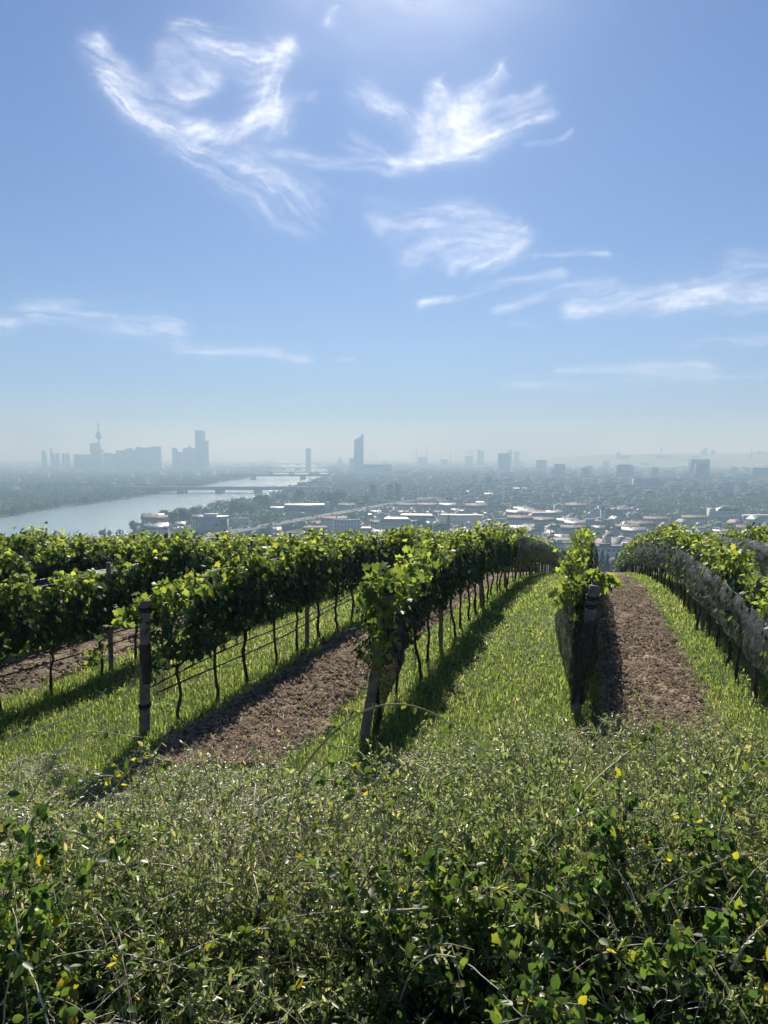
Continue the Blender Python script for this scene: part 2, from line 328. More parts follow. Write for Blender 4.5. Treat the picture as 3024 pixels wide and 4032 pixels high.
# ------------------------------------------------------------------ tilled soil strips between alternate rows
ROWS = {j: -.25 + 2.65 * (j - 4) for j in range(-6, 9)}     # row 4 is the one with the tall leaning post; value = offset across
def row_x(j, y): return ROWS[j] + S_ROW * y
soil_strips = []
for j in (-3, -1, 1 - 1, 2, 4, 6): pass
for jl in (0, 2, 4, 6, -2, -4):
    a0, a1 = ROWS[jl] + (.38 if jl == 2 else .5), ROWS[jl] + (1.88 if jl == 4 else 1.98 if jl == 2 else 2.15)
    y0 = {2: 8.1, 4: 8.6}.get(jl, 8.5); near = jl in (2, 4)
    ny = 900 if near else 300; nx = 46 if near else 22
    yy = y0 + (85 - y0) * np.linspace(0, 1, ny) ** 1.7; aa = np.linspace(a0 - .25, a1 + .25, nx)
    A, Y = np.meshgrid(aa, yy); X = A + S_ROW * Y
    edge = np.clip(np.minimum(A - a0 + .25, a1 + .25 - A) / .28 + (fbm(X * 3, Y * 3, 3, seed=5) - .5) * 3.0, 0, 1) * np.clip((Y - y0) / .7 + fbm(X * 2, Y * 2, 2) - .5, 0, 1)
    h = .26 * (fbm(X * 3.4, Y * 3.4, 5, .62, seed=8) - .42) + .16 * np.abs(fbm(X * 12, Y * 12, 3, .6, seed=9) - .5)
    Z = gh(X, Y) - .05 + edge * (.055 + h)
    o = MB().add(np.stack([X, Y, Z], 2).reshape(-1, 3), gridfaces(ny, nx)).build("tilled_soil", M['soil'])
    tag(o, {2: "loose brown tilled soil strip left of the nearest leaning post", 4: "brown tilled soil strip leading down to the crest right of the netted post"}.get(jl, "narrow brown tilled soil strip glimpsed between vine rows"), "soil", "tilled soil strips between the vine rows", kind="structure")
    soil_strips.append((a0, a1, y0))

def rand_unit(n): v = rng.normal(size=(n, 3)); return v / np.linalg.norm(v, axis=1)[:, None]
def norm(v): return v / (np.linalg.norm(v, axis=-1, keepdims=True) + 1e-9)
def leaves(mb, c, d, nrm, size, tmpl, faces, tint, mi=0):
    """scatter copies of one leaf outline; d = along the leaf, nrm = roughly its face normal"""
    d = norm(d); nn = norm(nrm - (nrm * d).sum(1)[:, None] * d); s = np.cross(nn, d)
    T = np.asarray(tmpl, float); size = np.broadcast_to(size, (len(c),))
    v = c[:, None, :] + size[:, None, None] * (T[None, :, 0:1] * d[:, None] + T[None, :, 1:2] * s[:, None] + T[None, :, 2:3] * nn[:, None])
    k = len(T); off = (np.arange(len(c)) * k)
    v = v.reshape(-1, 3); tt = np.repeat(np.broadcast_to(tint, (len(c),)), k); base = mb.n
    mb.v.append(v); mb.t.append(tt); mb.n += len(v)
    for f in faces: mb.f.append(((np.asarray(f)[None, :] + off[:, None] + base), mi))
VL_R = [(-.12, .25, -.05), (.12, .5, -.14), (.32, .33, -.07), (.62, .43, -.16), (.66, .2, -.06)]
VINE_T = [(.05, 0, 0)] + VL_R + [(1.0, 0, -.12)] + [(a, -b, c) for a, b, c in VL_R[::-1]]
VINE_F = [[0, 1, 2, 3, 4, 5, 6], [0, 6, 7, 8, 9, 10, 11]]
QUAD_T = [(0, 0, 0), (.45, .42, -.1), (1, 0, -.12), (.45, -.42, -.1)]; QUAD_F = [[0, 1, 2, 3]]
NAR_T = [(0, 0, 0), (.35, .17, .03), (.75, .12, .0), (1, 0, -.06), (.75, -.12, 0), (.35, -.17, .03)]; NAR_F = [[0, 1, 2, 3], [0, 3, 4, 5]]
BRD_T = [(0, 0, 0), (.2, .3, .05), (.55, .36, .02), (.85, .16, -.04), (1, 0, -.1), (.85, -.16, -.04), (.55, -.36, .02), (.2, -.3, .05)]; BRD_F = [[0, 1, 2, 3, 4], [0, 4, 5, 6, 7]]

# straw and clods lying on the strips
mb = MB(); mc = MB()
for (a0, a1, y0), cnt in zip(soil_strips, (7000, 24000, 28000, 5000, 0, 0)):
    if not cnt: continue
    y = y0 + (32 - y0) * rng.random(cnt) ** 1.8; a = a0 - .1 + (a1 - a0 + .2) * rng.random(cnt); x = a + S_ROW * y
    c = np.stack([x, y, gh(x, y) + .045 + .04 * rng.random(cnt)], 1)
    d = rand_unit(cnt); d[:, 2] *= .35
    leaves(mb, c, d, rand_unit(cnt) + [0, 0, 1], .03 + .07 * rng.random(cnt) ** 2 * 1.6, [(0, .05, 0), (1, .03, 0), (1, -.03, 0), (0, -.05, 0)], [[0, 1, 2, 3]], .5)
    n2 = int(cnt * .5); y = y0 + (24 - y0) * rng.random(n2) ** 1.7; a = a0 + (a1 - a0) * rng.random(n2); x = a + S_ROW * y
    c = np.stack([x, y, gh(x, y) + .04], 1)
    O = np.array([(1, 0, 0), (0, 1, 0), (-1, 0, 0), (0, -1, 0), (0, 0, 1), (0, 0, -.6)], float)
    v = c[:, None] + (O[None] * (.6 + .8 * rng.random((n2, 6, 1)))) * (.022 + .05 * rng.random(n2) ** 2)[:, None, None]
    F = np.array([(0, 1, 4), (1, 2, 4), (2, 3, 4), (3, 0, 4), (1, 0, 5), (2, 1, 5), (3, 2, 5), (0, 3, 5)])
    mc.add(v.reshape(-1, 3), (F[None] + (np.arange(n2) * 6)[:, None, None]).reshape(-1, 3))
tag(mb.build("straw", M['straw']), "pale dry straw and chopped stems scattered over the tilled soil", "straw", kind="stuff")
tag(mc.build("soil_clods", M['clod']), "small dark clods of earth lying on the tilled strips", "soil clods", kind="stuff")

# ------------------------------------------------------------------ grass
def grass_blades():
    mb = MB(); N = 620000
    y = 3.0 + 62 * rng.random(N) ** 2.3; x = (rng.random(N) * 2 - 1) * (.62 * y + 1.0)
    a = x - S_ROW * y; keep = np.ones(N, bool)
    for a0, a1, y0 in soil_strips:
        ins = (a > a0 + .05) & (a < a1 - .05) & (y > y0 + .3); edg = np.clip(1 - np.minimum(a - a0, a1 - a) / .38, 0, 1); keep &= ~(ins & (rng.random(N) > .05 + .3 * (fbm(x * 1.1, y * 1.1, 3, seed=17) > .6) + .75 * edg ** 1.3 * (fbm(x * 4, y * 4, 2, seed=14) > .5)))
    patch = fbm(x * .8, y * .8, 3, seed=4); keep &= rng.random(N) < .35 + 1.3 * patch
    x, y, a, patch = x[keep], y[keep], a[keep], patch[keep]; n = len(x)
    under = np.zeros(n)
    for j, v in ROWS.items(): under = np.maximum(under, np.clip(1 - np.abs(a - v) / .45, 0, 1))
    lane = ((a - ROWS[4]) % 5.3); trk = np.exp(-((lane - 3.45) / .13) ** 2) + np.exp(-((lane - 4.5) / .13) ** 2); trk = trk * (.4 + .8 * fbm(x * 1.5, y * 1.5, 2, seed=15)); kk = rng.random(n) > trk * .6; x, y, a, patch, under, trk = x[kk], y[kk], a[kk], patch[kk], under[kk], trk[kk]; n = len(x)
    yel = np.clip((fbm(x * .45, y * .45, 3, seed=16) - .5) * 3, 0, 1)
    L = (.055 + .085 * rng.random(n)) * (.7 + .7 * patch) * (1 + .9 * under * rng.random(n)) ; far = np.clip(y / 10, .8, 4)
    W = .0048 * far * (.7 + .6 * rng.random(n)); az = rng.random(n) * 2 * math.pi; lean = (.2 + 1.1 * rng.random(n))
    b = np.stack([x, y, gh(x, y) - .01], 1); dx = np.stack([np.cos(az), np.sin(az), 0 * az], 1); sd = np.stack([-np.sin(az), np.cos(az), 0 * az], 1)
    up = np.array([0, 0, 1.0])
    mid = b + dx * (L * lean * .35)[:, None] + up * (L * .6)[:, None]; tip = b + dx * (L * lean)[:, None] + up * (L * (1 - .35 * lean))[:, None]
    v = np.stack([b - sd * W[:, None], b + sd * W[:, None], mid + sd * (W * .8)[:, None], tip, mid - sd * (W * .8)[:, None]], 1).reshape(-1, 3)
    tint = np.clip(.15 + .6 * rng.random(n) * (.5 + patch) + .12 * rng.normal(size=n) + (rng.random(n) > .94) * .5 + np.clip((8.5 - y) / 12, 0, .12) + .25 * trk * rng.random(n) + .3 * yel * rng.random(n), 0, 1)
    mb.v.append(v); mb.t.append(np.repeat(tint, 5)); mb.n = len(v); k = np.arange(n)[:, None] * 5
    mb.f.append((k + np.array([[0, 1, 2, 4]]), 0)); mb.f.append((k + np.array([[4, 2, 3]]), 0))
    m = 26000; y = 3.2 + 30 * rng.random(m) ** 2.2; x = (rng.random(m) * 2 - 1) * (.62 * y + 1.0); pt = fbm(x * 1.3 + 9, y * 1.3, 3, seed=6); kk = rng.random(m) < np.clip((pt - .42) * 5, .03, 1); x, y = x[kk], y[kk]; m = len(x)
    a = x - S_ROW * y; kk = np.ones(m, bool)
    for a0, a1, y0 in soil_strips: kk &= ~((a > a0) & (a < a1) & (y > y0 + .2) & (rng.random(m) > .12))
    x, y = x[kk], y[kk]; m = len(x)
    leaves(mb, np.stack([x, y, gh(x, y) + .03 + .09 * rng.random(m)], 1), norm(rng.normal(size=(m, 3))) * [1, 1, .4], norm(rng.normal(size=(m, 3))) + [0, 0, 1.0], (.02 + .03 * rng.random(m)) * np.clip(y / 9, 1, 2.2), QUAD_T, QUAD_F, np.clip(.35 + .25 * rng.normal(size=m), 0, 1))
    o = mb.build("grass", M['grass'], attr=True)
    tag(o, "bright green grass growing in and between the vine rows", "grass", kind="stuff")
grass_blades()

# ------------------------------------------------------------------ vines
def vine_mesh(seed, n_leaf=620, tall=1.0):
    global rng
    rng = np.random.default_rng(seed); f = MB(); t = MB(); n = n_leaf
    nc = 14; cl = np.stack([rng.uniform(-.6, .6, nc), rng.normal(0, .06, nc), rng.uniform(1.05, 1.74, nc)], 1)
    which = rng.integers(0, nc, n)
    c = cl[which] + rng.normal(size=(n, 3)) * [.15, .08, .15]
    fill = rng.random(n) < .45
    c[fill] = np.stack([rng.uniform(-.62, .62, fill.sum()), rng.normal(0, .10, fill.sum()), rng.uniform(.94, 1.86, fill.sum())], 1)
    c[:, 2] = np.clip(c[:, 2], .80 + .14 * rng.random(n), None)
    side = np.sign(c[:, 1] + rng.normal(0, .05, n)); nrm = np.stack([rng.normal(0, .5, n), side * 1.0, rng.normal(.45, .45, n)], 1)
    d = np.stack([rng.normal(0, .6, n), side * .3, -np.abs(rng.normal(.8, .4, n))], 1)
    tint = np.clip(.24 + .20 * rng.normal(size=n) + .36 * (c[:, 2] > 1.72) + .5 * (rng.random(n) > .97), 0, 1)  # top leaves tinted bright, body dark: backlight put into the leaf colour
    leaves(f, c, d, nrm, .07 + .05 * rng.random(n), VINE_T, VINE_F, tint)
    # shoots over the top
    for k in range(8):
        p = np.array([rng.uniform(-.58, .58), rng.normal(0, .06), 1.72]); v = np.array([rng.normal(0, .35), rng.normal(0, .16), 1.0]); pts = [p.copy()]
        L = int(rng.integers(3, 8) * tall)
        for q in range(L):
            p = p + norm(v) * .075; v += np.array([rng.normal(0, .2), rng.normal(0, .2), -.17]); pts.append(p.copy())
        t_pts = np.array(pts); f.tube(t_pts, np.linspace(.005, .002, len(pts)), 3, tint=.7, cap=False)
        m = len(pts) * 3; cc = np.repeat(t_pts, 3, 0) + rng.normal(0, .045, (m, 3))
        leaves(f, cc, rand_unit(m) + [0, 0, -.1], rand_unit(m) * .8 + [0, 0, .9], .06 + .05 * rng.random(m), VINE_T, VINE_F, np.clip(.74 + .16 * rng.normal(size=m), 0, 1))  # shoot leaves take the bright tints, as if sunlit from behind
    # trunk, arms and hanging shoots
    x0 = rng.normal(0, .05); zz = np.linspace(-.05, .86, 9); tx = x0 + np.cumsum(rng.normal(0, .022, 9)); ty = np.cumsum(rng.normal(0, .016, 9)); tx -= tx[-1]; ty -= ty[-1]
    t.tube(np.stack([tx, ty, zz], 1), np.array([.034, .03, .026, .028, .023, .025, .022, .026, .03]) * rng.uniform(.75, 1.15), 6)
    for sg in (-1, 1):
        ax = np.linspace(0, .5 * sg, 6); t.tube(np.stack([ax, np.cumsum(rng.normal(0, .012, 6)), .84 + .05 * np.sin(np.linspace(0, 2, 6)) + .02 * rng.normal(size=6)], 1), np.linspace(.02, .009, 6), 5)
    if rng.random() < .5: t.tube([(.08, .03, -.02), (.085, .02, .5), (.08, 0, 1.0)], .008, 4)
    return f, t
VAR = []
for s in range(14):
    root = empty("grape_vine"); f, t = vine_mesh(100 + s, 760 if s % 4 else 480)
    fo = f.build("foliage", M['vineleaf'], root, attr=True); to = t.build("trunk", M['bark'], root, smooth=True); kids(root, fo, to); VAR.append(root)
rng = np.random.default_rng(21)
ROW_ANG = math.atan2(1, S_ROW)
spots = []
for j, a in ROWS.items():
    y = {2: 9.75, 3: 9.9, 4: 11.2, 5: 7.6, 1: 8.0}.get(j, 8.2 if j > 5 else 9.0)
    step = 1.07
    while y < 88:
        x = a + S_ROW * y; u = x / y
        if -.66 < u < .66 and not (j <= -5 and y > 60): spots.append((math.hypot(x, y), j, x, y))
        y += step * math.sin(ROW_ANG) * R.uniform(.93, 1.07)
spots.sort()
names = {5: "right of the netted soil strip", 4: "behind the netted leaning post", 3: "behind the ivy green leaning post", 2: "behind the upright grey post"}
VAR_USED = [False] * len(VAR)
def place_vine(k, j, x, y):
    i = R.randrange(len(VAR)); rz = ROW_ANG + (math.pi if R.random() < .5 else 0) + R.uniform(-.04, .04)
    s = R.uniform(.93, 1.07); sz = s * (1.0 + .18 * (float(fbm(x * .55, y * .55, 2)) - .5)) * R.choice([1, 1, 1, .94]) * float(np.interp(y, [14, 26], [1, .84 if x < 0 else .95])); sy = s * (.72 if j == 4 else 1); loc = (x, y, float(gz(y)) - .01)
    if not VAR_USED[i]:
        o = VAR[i]; VAR_USED[i] = True; o.location = loc; o.rotation_euler = (0, 0, rz); o.scale = (s, sy, sz)
    else: o = dup(VAR[i], loc, rz, (s, sy, sz))
    lab = {5: "leafy vine under netting in the row right of the brown soil strip", 4: "bright leafed vine in the narrow row behind the netted post",
           3: "leafy vine in the row left of the sunny grass lane", 2: "dark leafy vine in the row behind the upright grey post",
           1: "leafy vine on a bare stem in the second row from the left post", 6: "netted leafy vine at the far right edge behind the first netted row"}.get(j, "leafy vine in the rows farther left, yellow green on top")
    if j > 6: lab = "leafy vine far right behind the netted rows"
    tag(o, lab, "vine", "vines of the row %s" % ("on the " + ("right" if j > 5 else "left") if j not in names else names[j]))
far_sp = []
for k, (d, j, x, y) in enumerate(spots):
    if k < 300: place_vine(k, j, x, y)
    else: far_sp.append((j, x, y))
for v, u in zip(VAR, VAR_USED):
    if not u: v.location = (0, -50, 0)
# the rest of the vines: one object
fm = MB(); cs, sn = math.cos(ROW_ANG), math.sin(ROW_ANG)
for j, x, y in far_sp:
    n = 300 if y < 40 else 200; q = rng.random(n)
    c = np.stack([rng.uniform(-.6, .6, n), rng.normal(0, .12, n), (.84 + (.86 if x < 0 else 1.0) * q) + .12 * rng.normal(size=n) + .18 * (rng.random(n) > .85)], 1)
    loc = np.stack([c[:, 0] * cs - c[:, 1] * sn + x, c[:, 0] * sn + c[:, 1] * cs + y, c[:, 2] * 1.0 + 0], 1); loc[:, 2] += gz(loc[:, 1])
    tint = np.clip(.24 + .2 * rng.normal(size=n) + .48 * (c[:, 2] > (1.55 if x < 0 else 1.7)), 0, 1)  # upper leaves tinted brighter, sunlight on the row tops put into colour
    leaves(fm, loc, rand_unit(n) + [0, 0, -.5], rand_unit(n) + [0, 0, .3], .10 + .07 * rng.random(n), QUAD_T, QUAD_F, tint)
    zz = float(gz(y)); fm.tube([(x, y, zz - .05), (x + R.uniform(-.04, .04), y, zz + .45), (x, y, zz + .95)], .028, 4, mi=1, tint=.1)
tag(fm.build("distant_grape_vines", [M['vineleaf'], M['bark']], attr=True), "leafy vine rows running away towards the crest", "vines", kind="stuff")

# ------------------------------------------------------------------ posts, wires, nets
def post_mesh(h, r, lean, seed, split=False):
    rr = np.random.default_rng(seed); n = 10; m = 9; mb = MB(); z = np.linspace(-.25, h, m)
    p = np.stack([lean[0] * z / h, lean[1] * z / h, z], 1); mb.tube(p, r * (1.04 - .08 * np.arange(m) / m) * (1 + rr.normal(0, .015, m)), n)
    return mb
def wooden_post(name, xy, h, r, lean, label, straps=(), seed=1, group=None):
    z = float(gz(xy[1])); root = empty(name, (xy[0], xy[1], z), 0, label, "post", group)
    mb = post_mesh(h, r, lean, seed); a = mb.build("shaft", M['wood'], root, smooth=True)
    me = a.data
    t = MB().tube([(lean[0], lean[1], h + .001), (lean[0] * 1.005, lean[1] * 1.005, h + .014)], [r * .97, r * .9], 10).build("cut_top", M['woodend'], root); kids(root, a, t)
    for zs in straps:
        k = zs / h; th = np.linspace(0, 2 * math.pi, 13)
        sp = MB(); 
        for dz in (-.012, .012, .03):
            sp.tube(np.stack([lean[0] * k + (r * 1.1) * np.cos(th), lean[1] * k + (r * 1.1) * np.sin(th), np.full(13, zs + dz) + .012 * np.sin(th)], 1), .008, 5)
        so_ = sp.build("strap", M['strap'], root); kids(root, so_)
    return root
def xyat(X, Y): # ground place of a post foot seen at a pixel, by marching down the slope
    u, v = ray(X, Y)
    for k in range(300, 9000):
        y = k / 100.
        if v * y < gz(y): return (u * y, y)
p2 = xyat(570, 2905); p3 = xyat(1430, 2925); p4 = xyat(2262, 2822)
wooden_post("end_post", p2, 1.76, .066, (.05, .0), "upright grey weathered post with black straps at the head of the left row", (.42, 1.66), 1)
def crack(post, pts):
    o = MB().tube(pts, [.004, .009, .003], 4).build("crack", M['strap'], post); return o
wooden_post("end_post", p3, 1.93, .064, (.33, .06), "thick leaning post half hidden by vine leaves, left of the grass lane", (1.9,), 2)
wooden_post("end_post", p4, 1.82, .078, (.25, .05), "leaning grey post wrapped in black net, topmost strap showing", (1.55, 1.66), 3)
pp = post_mesh(1.9, .042, (0, 0), 5).build("vineyard_post", M['wood'], smooth=True)
first = True
for j, a in ROWS.items():
    y = {2: 14.2, 3: 14.0, 4: 16.0, 5: 10.6, 1: 12.4, 0: 11.}.get(j, 13.0)
    while y < 86:
        x = a + S_ROW * y
        if abs(x / y) < .62 and not (j < -3 and y > 62):
            if first: o = pp; first = False
            else: o = pp.copy(); C.objects.link(o)
            o.location = (x, y, float(gz(y)) - .02); o.rotation_euler = (R.uniform(-.03, .03), R.uniform(-.03, .03), R.uniform(0, 6))
            tag(o, "thin wooden trellis post standing among the vines of a row", "post", "trellis posts inside the vine rows")
        y += 5.1
place_words = {1: "second row left of the upright post", 2: "row behind the upright grey post", 3: "row left of the sunny grass lane", 4: "row behind the netted post", 5: "row right of the brown strip", 6: "second netted row on the right"}
for j, a in ROWS.items():
    y0 = {2: p2[1], 3: p3[1], 4: p4[1], 5: 7.2, 1: 8.0}.get(j, 9.0); yy = np.concatenate([np.arange(y0, 30, 1.2), np.arange(30, 88, 3.0)]); mb = MB()
    for hh in (.84, 1.25, 1.7):
        mb.tube(np.stack([a + S_ROW * yy, yy, gz(yy) + hh + .01 * np.sin(yy * 1.3)], 1), .0035, 3, cap=False)
    tag(mb.build("trellis_wire", M['wire']), "thin steel wires strung along the " + place_words.get(j, "vine rows at the far left" if j < 1 else "vine rows at the far right"), "wire", "trellis wires")

def net(j, side, y0, y1, z0, z1, mat, label, off=.30, seed=0, bulge=.12, rope=True):
    ny = int((y1 - y0) / (.16 if y0 < 25 else .3)) + 2; nz = 14
    yy = np.linspace(y0, y1, ny); q = np.linspace(0, 1, nz); Y, Q = np.meshgrid(yy, q, indexing='ij')
    n1 = fbm(Y * .9, Q * 2.5, 3, seed=seed) - .5; n2 = fbm(Y * 4, Q * 9, 3, seed=seed + 3) - .5
    top = z1 + .16 * (fbm(Y * .5, Y * 0, 3, seed=seed + 1) - .5); bot = z0 + .14 * (fbm(Y * .45, Y * 0 + 3, 3, seed=seed + 2) - .5) * 2
    o_ = side * (off + bulge * np.sin(Q * math.pi) + .16 * n1 + .10 * n2 - .12 * (1 - Q) ** 2)
    nx_ = 1 / math.hypot(1, S_ROW); ny_ = -S_ROW * nx_
    X = ROWS[j] + S_ROW * Y + o_ * nx_; Y2 = Y + o_ * ny_; Z = gz(Y) + bot + (top - bot) * Q
    mb = MB().add(np.stack([X, Y2, Z], 2).reshape(-1, 3), gridfaces(ny, nz))
    root = empty("bird_net", (0, 0, 0), 0, label, "net"); a = mb.build("net_panel", mat, root, smooth=True)
    if rope:
        k = nz - 1
        b = MB().tube(np.stack([X[:, k], Y2[:, k], Z[:, k]], 1), .0055, 4, cap=False).build("edge_cord", M['wire' if j < 3 else 'rope'], root)
        b2 = MB().tube(np.stack([X[:, 0], Y2[:, 0], Z[:, 0]], 1), .012, 4, cap=False).build("hem", M['rope'], root)
    return root
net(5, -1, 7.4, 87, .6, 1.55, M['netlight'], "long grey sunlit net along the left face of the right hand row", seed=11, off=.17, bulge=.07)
net(5, 1, 7.4, 60, .6, 1.6, M['net'], "net on the hidden right face of the right hand row", seed=12)
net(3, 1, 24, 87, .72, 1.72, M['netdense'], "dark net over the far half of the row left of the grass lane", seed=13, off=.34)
net(3, 1, 9.9, 12.6, .66, 1.5, M['netdense'], "dark net hanging on the first vines behind the leaf covered leaning post", seed=14, off=.1, bulge=.06, rope=False)
net(4, -1, 10.6, 87, .45, 1.6, M['net'], "net along the left face of the row behind the netted post", seed=15, off=.18, bulge=.06)
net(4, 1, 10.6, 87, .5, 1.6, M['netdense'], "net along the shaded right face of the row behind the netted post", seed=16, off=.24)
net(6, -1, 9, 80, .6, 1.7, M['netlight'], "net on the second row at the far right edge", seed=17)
net(7, -1, 12, 80, .6, 1.7, M['net'], "net on the third row at the far right edge", seed=27)
net(1, 1, 15, 42, 1.05, 1.42, M['netdense'], "dark net with a pale cord across the second row on the left", seed=18, off=.36)
net(0, 1, 13, 45, 1.0, 1.4, M['netdense'], "dark net with a pale cord across the third row on the left", seed=19, off=.36)
net(-1, 1, 16, 50, 1.0, 1.36, M['netdense'], "dark net with a pale cord across the fourth row on the left", seed=20, off=.36)
net(-2, 1, 20, 55, 1.0, 1.36, M['net'], "dark net with a pale cord high on the fifth row on the left", seed=24, off=.36)
for j in (1, 2):
    root = empty("rolled_net", (0, 0, 0), 0, "rolled net slung low along the " + place_words[j], "net")
    yy = np.linspace({1: 8, 2: p2[1]}[j], 44, 90)
    for o_, hh, r in ((-.1, .62, .016), (.08, .55, .012)):
        sag = .05 * np.sin(yy * .8 + o_ * 9) ; MB().tube(np.stack([ROWS[j] + S_ROW * yy + o_, yy, gz(yy) + hh + sag], 1), r, 5, cap=False).build("net_roll", M['rope'], root)
# nets draped round the end posts
def drape(name, path, width, mat, label, seed):
    """path: list of (x,y,z, half width) from top to bottom; a folded cloth with depth"""
    P = np.array(path, float); n = 26; th = np.linspace(0, 2 * math.pi, n, endpoint=False); m = 30
    t = np.linspace(0, 1, m); Q = np.stack([np.interp(t, np.linspace(0, 1, len(P)), P[:, k]) for k in range(4)], 1)
    rr = np.random.default_rng(seed); v = []
    for i in range(m):
        fold = 1 + .22 * np.sin(th * 4 + i * .15 + seed) + .12 * np.sin(th * 9 - i * .2) + rr.normal(0, .03, n)
        r = Q[i, 3] * fold; v.append(np.stack([Q[i, 0] + r * np.cos(th), Q[i, 1] + r * .95 * np.sin(th), np.full(n, Q[i, 2]) + .02 * np.sin(th * 3)], 1))
    v = np.concatenate(v); i, k = np.meshgrid(np.arange(m - 1), np.arange(n), indexing='ij'); k2 = (k + 1) % n
    f = np.stack([i * n + k, i * n + k2, (i + 1) * n + k2, (i + 1) * n + k], 2).reshape(-1, 4)
    o = MB().add(v, f).build(name, mat, smooth=True); tag(o, label, "net"); return o
z4 = float(gz(p4[1])); z3 = float(gz(p3[1])); z2 = float(gz(p2[1]))
drape("draped_net", [(p4[0] + .20, p4[1], z4 + 1.36, .09), (p4[0] + .15, p4[1] + .02, z4 + 1.15, .12), (p4[0] + .12, p4[1] + .02, z4 + .85, .145), (p4[0] + .07, p4[1] + .02, z4 + .5, .12), (p4[0] + .04, p4[1], z4 + .3, .095), (p4[0] + .02, p4[1], z4 + .2, .09)], 1, M['netdense'], "black folded net wrapped around the leaning post right of centre", 1)
drape("draped_net", [(p4[0] - .02, p4[1] + .35, z4 + 1.55, .08), (p4[0] - .10, p4[1] + .3, z4 + 1.25, .11), (p4[0] - .06, p4[1] + .25, z4 + .85, .10), (p4[0] - .0, p4[1] + .15, z4 + .4, .05)], 1, M['net'], "grey net bulging to the left of the leaning post right of centre", 2)
drape("draped_net", [(p3[0] + .40, p3[1] + .12, z3 + 1.62, .08), (p3[0] + .38, p3[1] + .14, z3 + 1.3, .15), (p3[0] + .34, p3[1] + .16, z3 + .95, .16), (p3[0] + .22, p3[1] + .12, z3 + .5, .06), (p3[0] + .14, p3[1] + .05, z3 + .1, .03)], 1, M['netdense'], "black net gathered down the leaf covered leaning post", 3)
o = MB().tube([(p2[0] + .03 + .002 * k, p2[1], z2 + 1.22 - .05 * k) for k in range(11)], [.072 + .006 * (k % 2) for k in range(11)], 12).build("wound_net", M['netdense'], smooth=True); tag(o, "black net band wound round the middle of the upright grey post", "net")
# torn net scrap beside the upright post
def scrap(pts, label, seed):
    P = np.array(pts, float); n = 10; u, v = np.meshgrid(np.linspace(0, 1, n), np.linspace(0, 1, n)); g0 = ((1 - u) * (1 - v))[..., None] * P[0] + (u * (1 - v))[..., None] * P[1] + (u * v)[..., None] * P[2] + ((1 - u) * v)[..., None] * P[3]
    g0 = g0 + .05 * (fbm(u * 5, v * 2, 2, seed=seed) - .5)[..., None]
    o = MB().add(g0.reshape(-1, 3), gridfaces(n, n)).build("net_scrap", M['net'], smooth=True); tag(o, label, "net")
scrap([(p2[0] - .03, p2[1] + .05, z2 + 1.0), (p2[0] - .06, p2[1] + .3, z2 + 1.0), (p2[0] - .2, p2[1] + .2, z2 + .6), (p2[0] - .36, p2[1] + .05, z2 + .42)], "ragged black net flap hanging left of the upright grey post", 1)
scrap([(p2[0] + .12, p2[1] + .1, z2 + .85), (p2[0] + .25, p2[1] + .3, z2 + .95), (p2[0] + .3, p2[1] + .2, z2 + .5), (p2[0] + .1, p2[1] + .05, z2 + .44)], "thin net web between the upright post and the low rope", 2)

# leafy shoots growing over the posts
def leafy_shoot(pts, label, n=60, size=.1, seed=0, spread=.09):
    rr = np.random.default_rng(seed); P = np.array(pts, float); root = empty("vine_shoot", tuple(P[0]), 0, label, "vine shoot"); t = np.linspace(0, 1, 20)
    Q = np.stack([np.interp(t, np.linspace(0, 1, len(P)), P[:, k]) for k in range(3)], 1) - P[0]
    MB().tube(Q, np.linspace(.006, .003, 20), 4).build("stem", M['bark'], root)
    f = MB(); idx = rr.integers(0, 20, n); c = Q[idx] + rr.normal(0, spread, (n, 3))
    leaves(f, c, norm(rr.normal(size=(n, 3))) + [0, 0, -.5], norm(rr.normal(size=(n, 3))) + [0, -.4, .5], size * (.7 + .6 * rr.random(n)), VINE_T, VINE_F, np.clip(.72 + .15 * rr.normal(size=n), 0, 1))
    f.build("foliage", M['vineleaf'], root, attr=True)
leafy_shoot([(p2[0] + .05, p2[1] + .1, z2 + 1.72), (p2[0] - .05, p2[1] + .15, z2 + 1.7), (p2[0] - .4, p2[1] + .2, z2 + 1.45), (p2[0] - .62, p2[1] + .1, z2 + 1.05), (p2[0] - .66, p2[1] + .1, z2 + .95)], "sunlit yellow green shoot drooping left from the upright grey post", 70, .1, 1, .07)
leafy_shoot([(p2[0] + .05, p2[1] + .15, z2 + 1.75), (p2[0] + .3, p2[1] + .3, z2 + 1.85), (p2[0] + .6, p2[1] + .6, z2 + 1.8)], "leafy shoot rising right of the upright grey post top", 45, .1, 2, .08)
leafy_shoot([(p3[0] + .45, p3[1] + .3, z3 + 1.9), (p3[0] + .3, p3[1] + .15, z3 + 2.05), (p3[0] + .1, p3[1] - .08, z3 + 1.98), (p3[0] + .12, p3[1] - .1, z3 + 1.6)], "bright leaves curling over the top of the middle leaning post", 170, .11, 3, .11)
leafy_shoot([(p3[0] + .25, p3[1] - .06, z3 + 1.8), (p3[0] + .24, p3[1] - .08, z3 + 1.4), (p3[0] + .15, p3[1] - .1, z3 + .95)], "sparse leaves trailing down the middle leaning post", 70, .1, 4, .09)
leafy_shoot([(p3[0] + .4, p3[1] + .5, z3 + 1.8), (p3[0] + .7, p3[1] + .9, z3 + 2.05), (p3[0] + .8, p3[1] + 1.6, z3 + 2.1)], "tall bright shoots above the first vine behind the middle post", 150, .10, 5, .13)
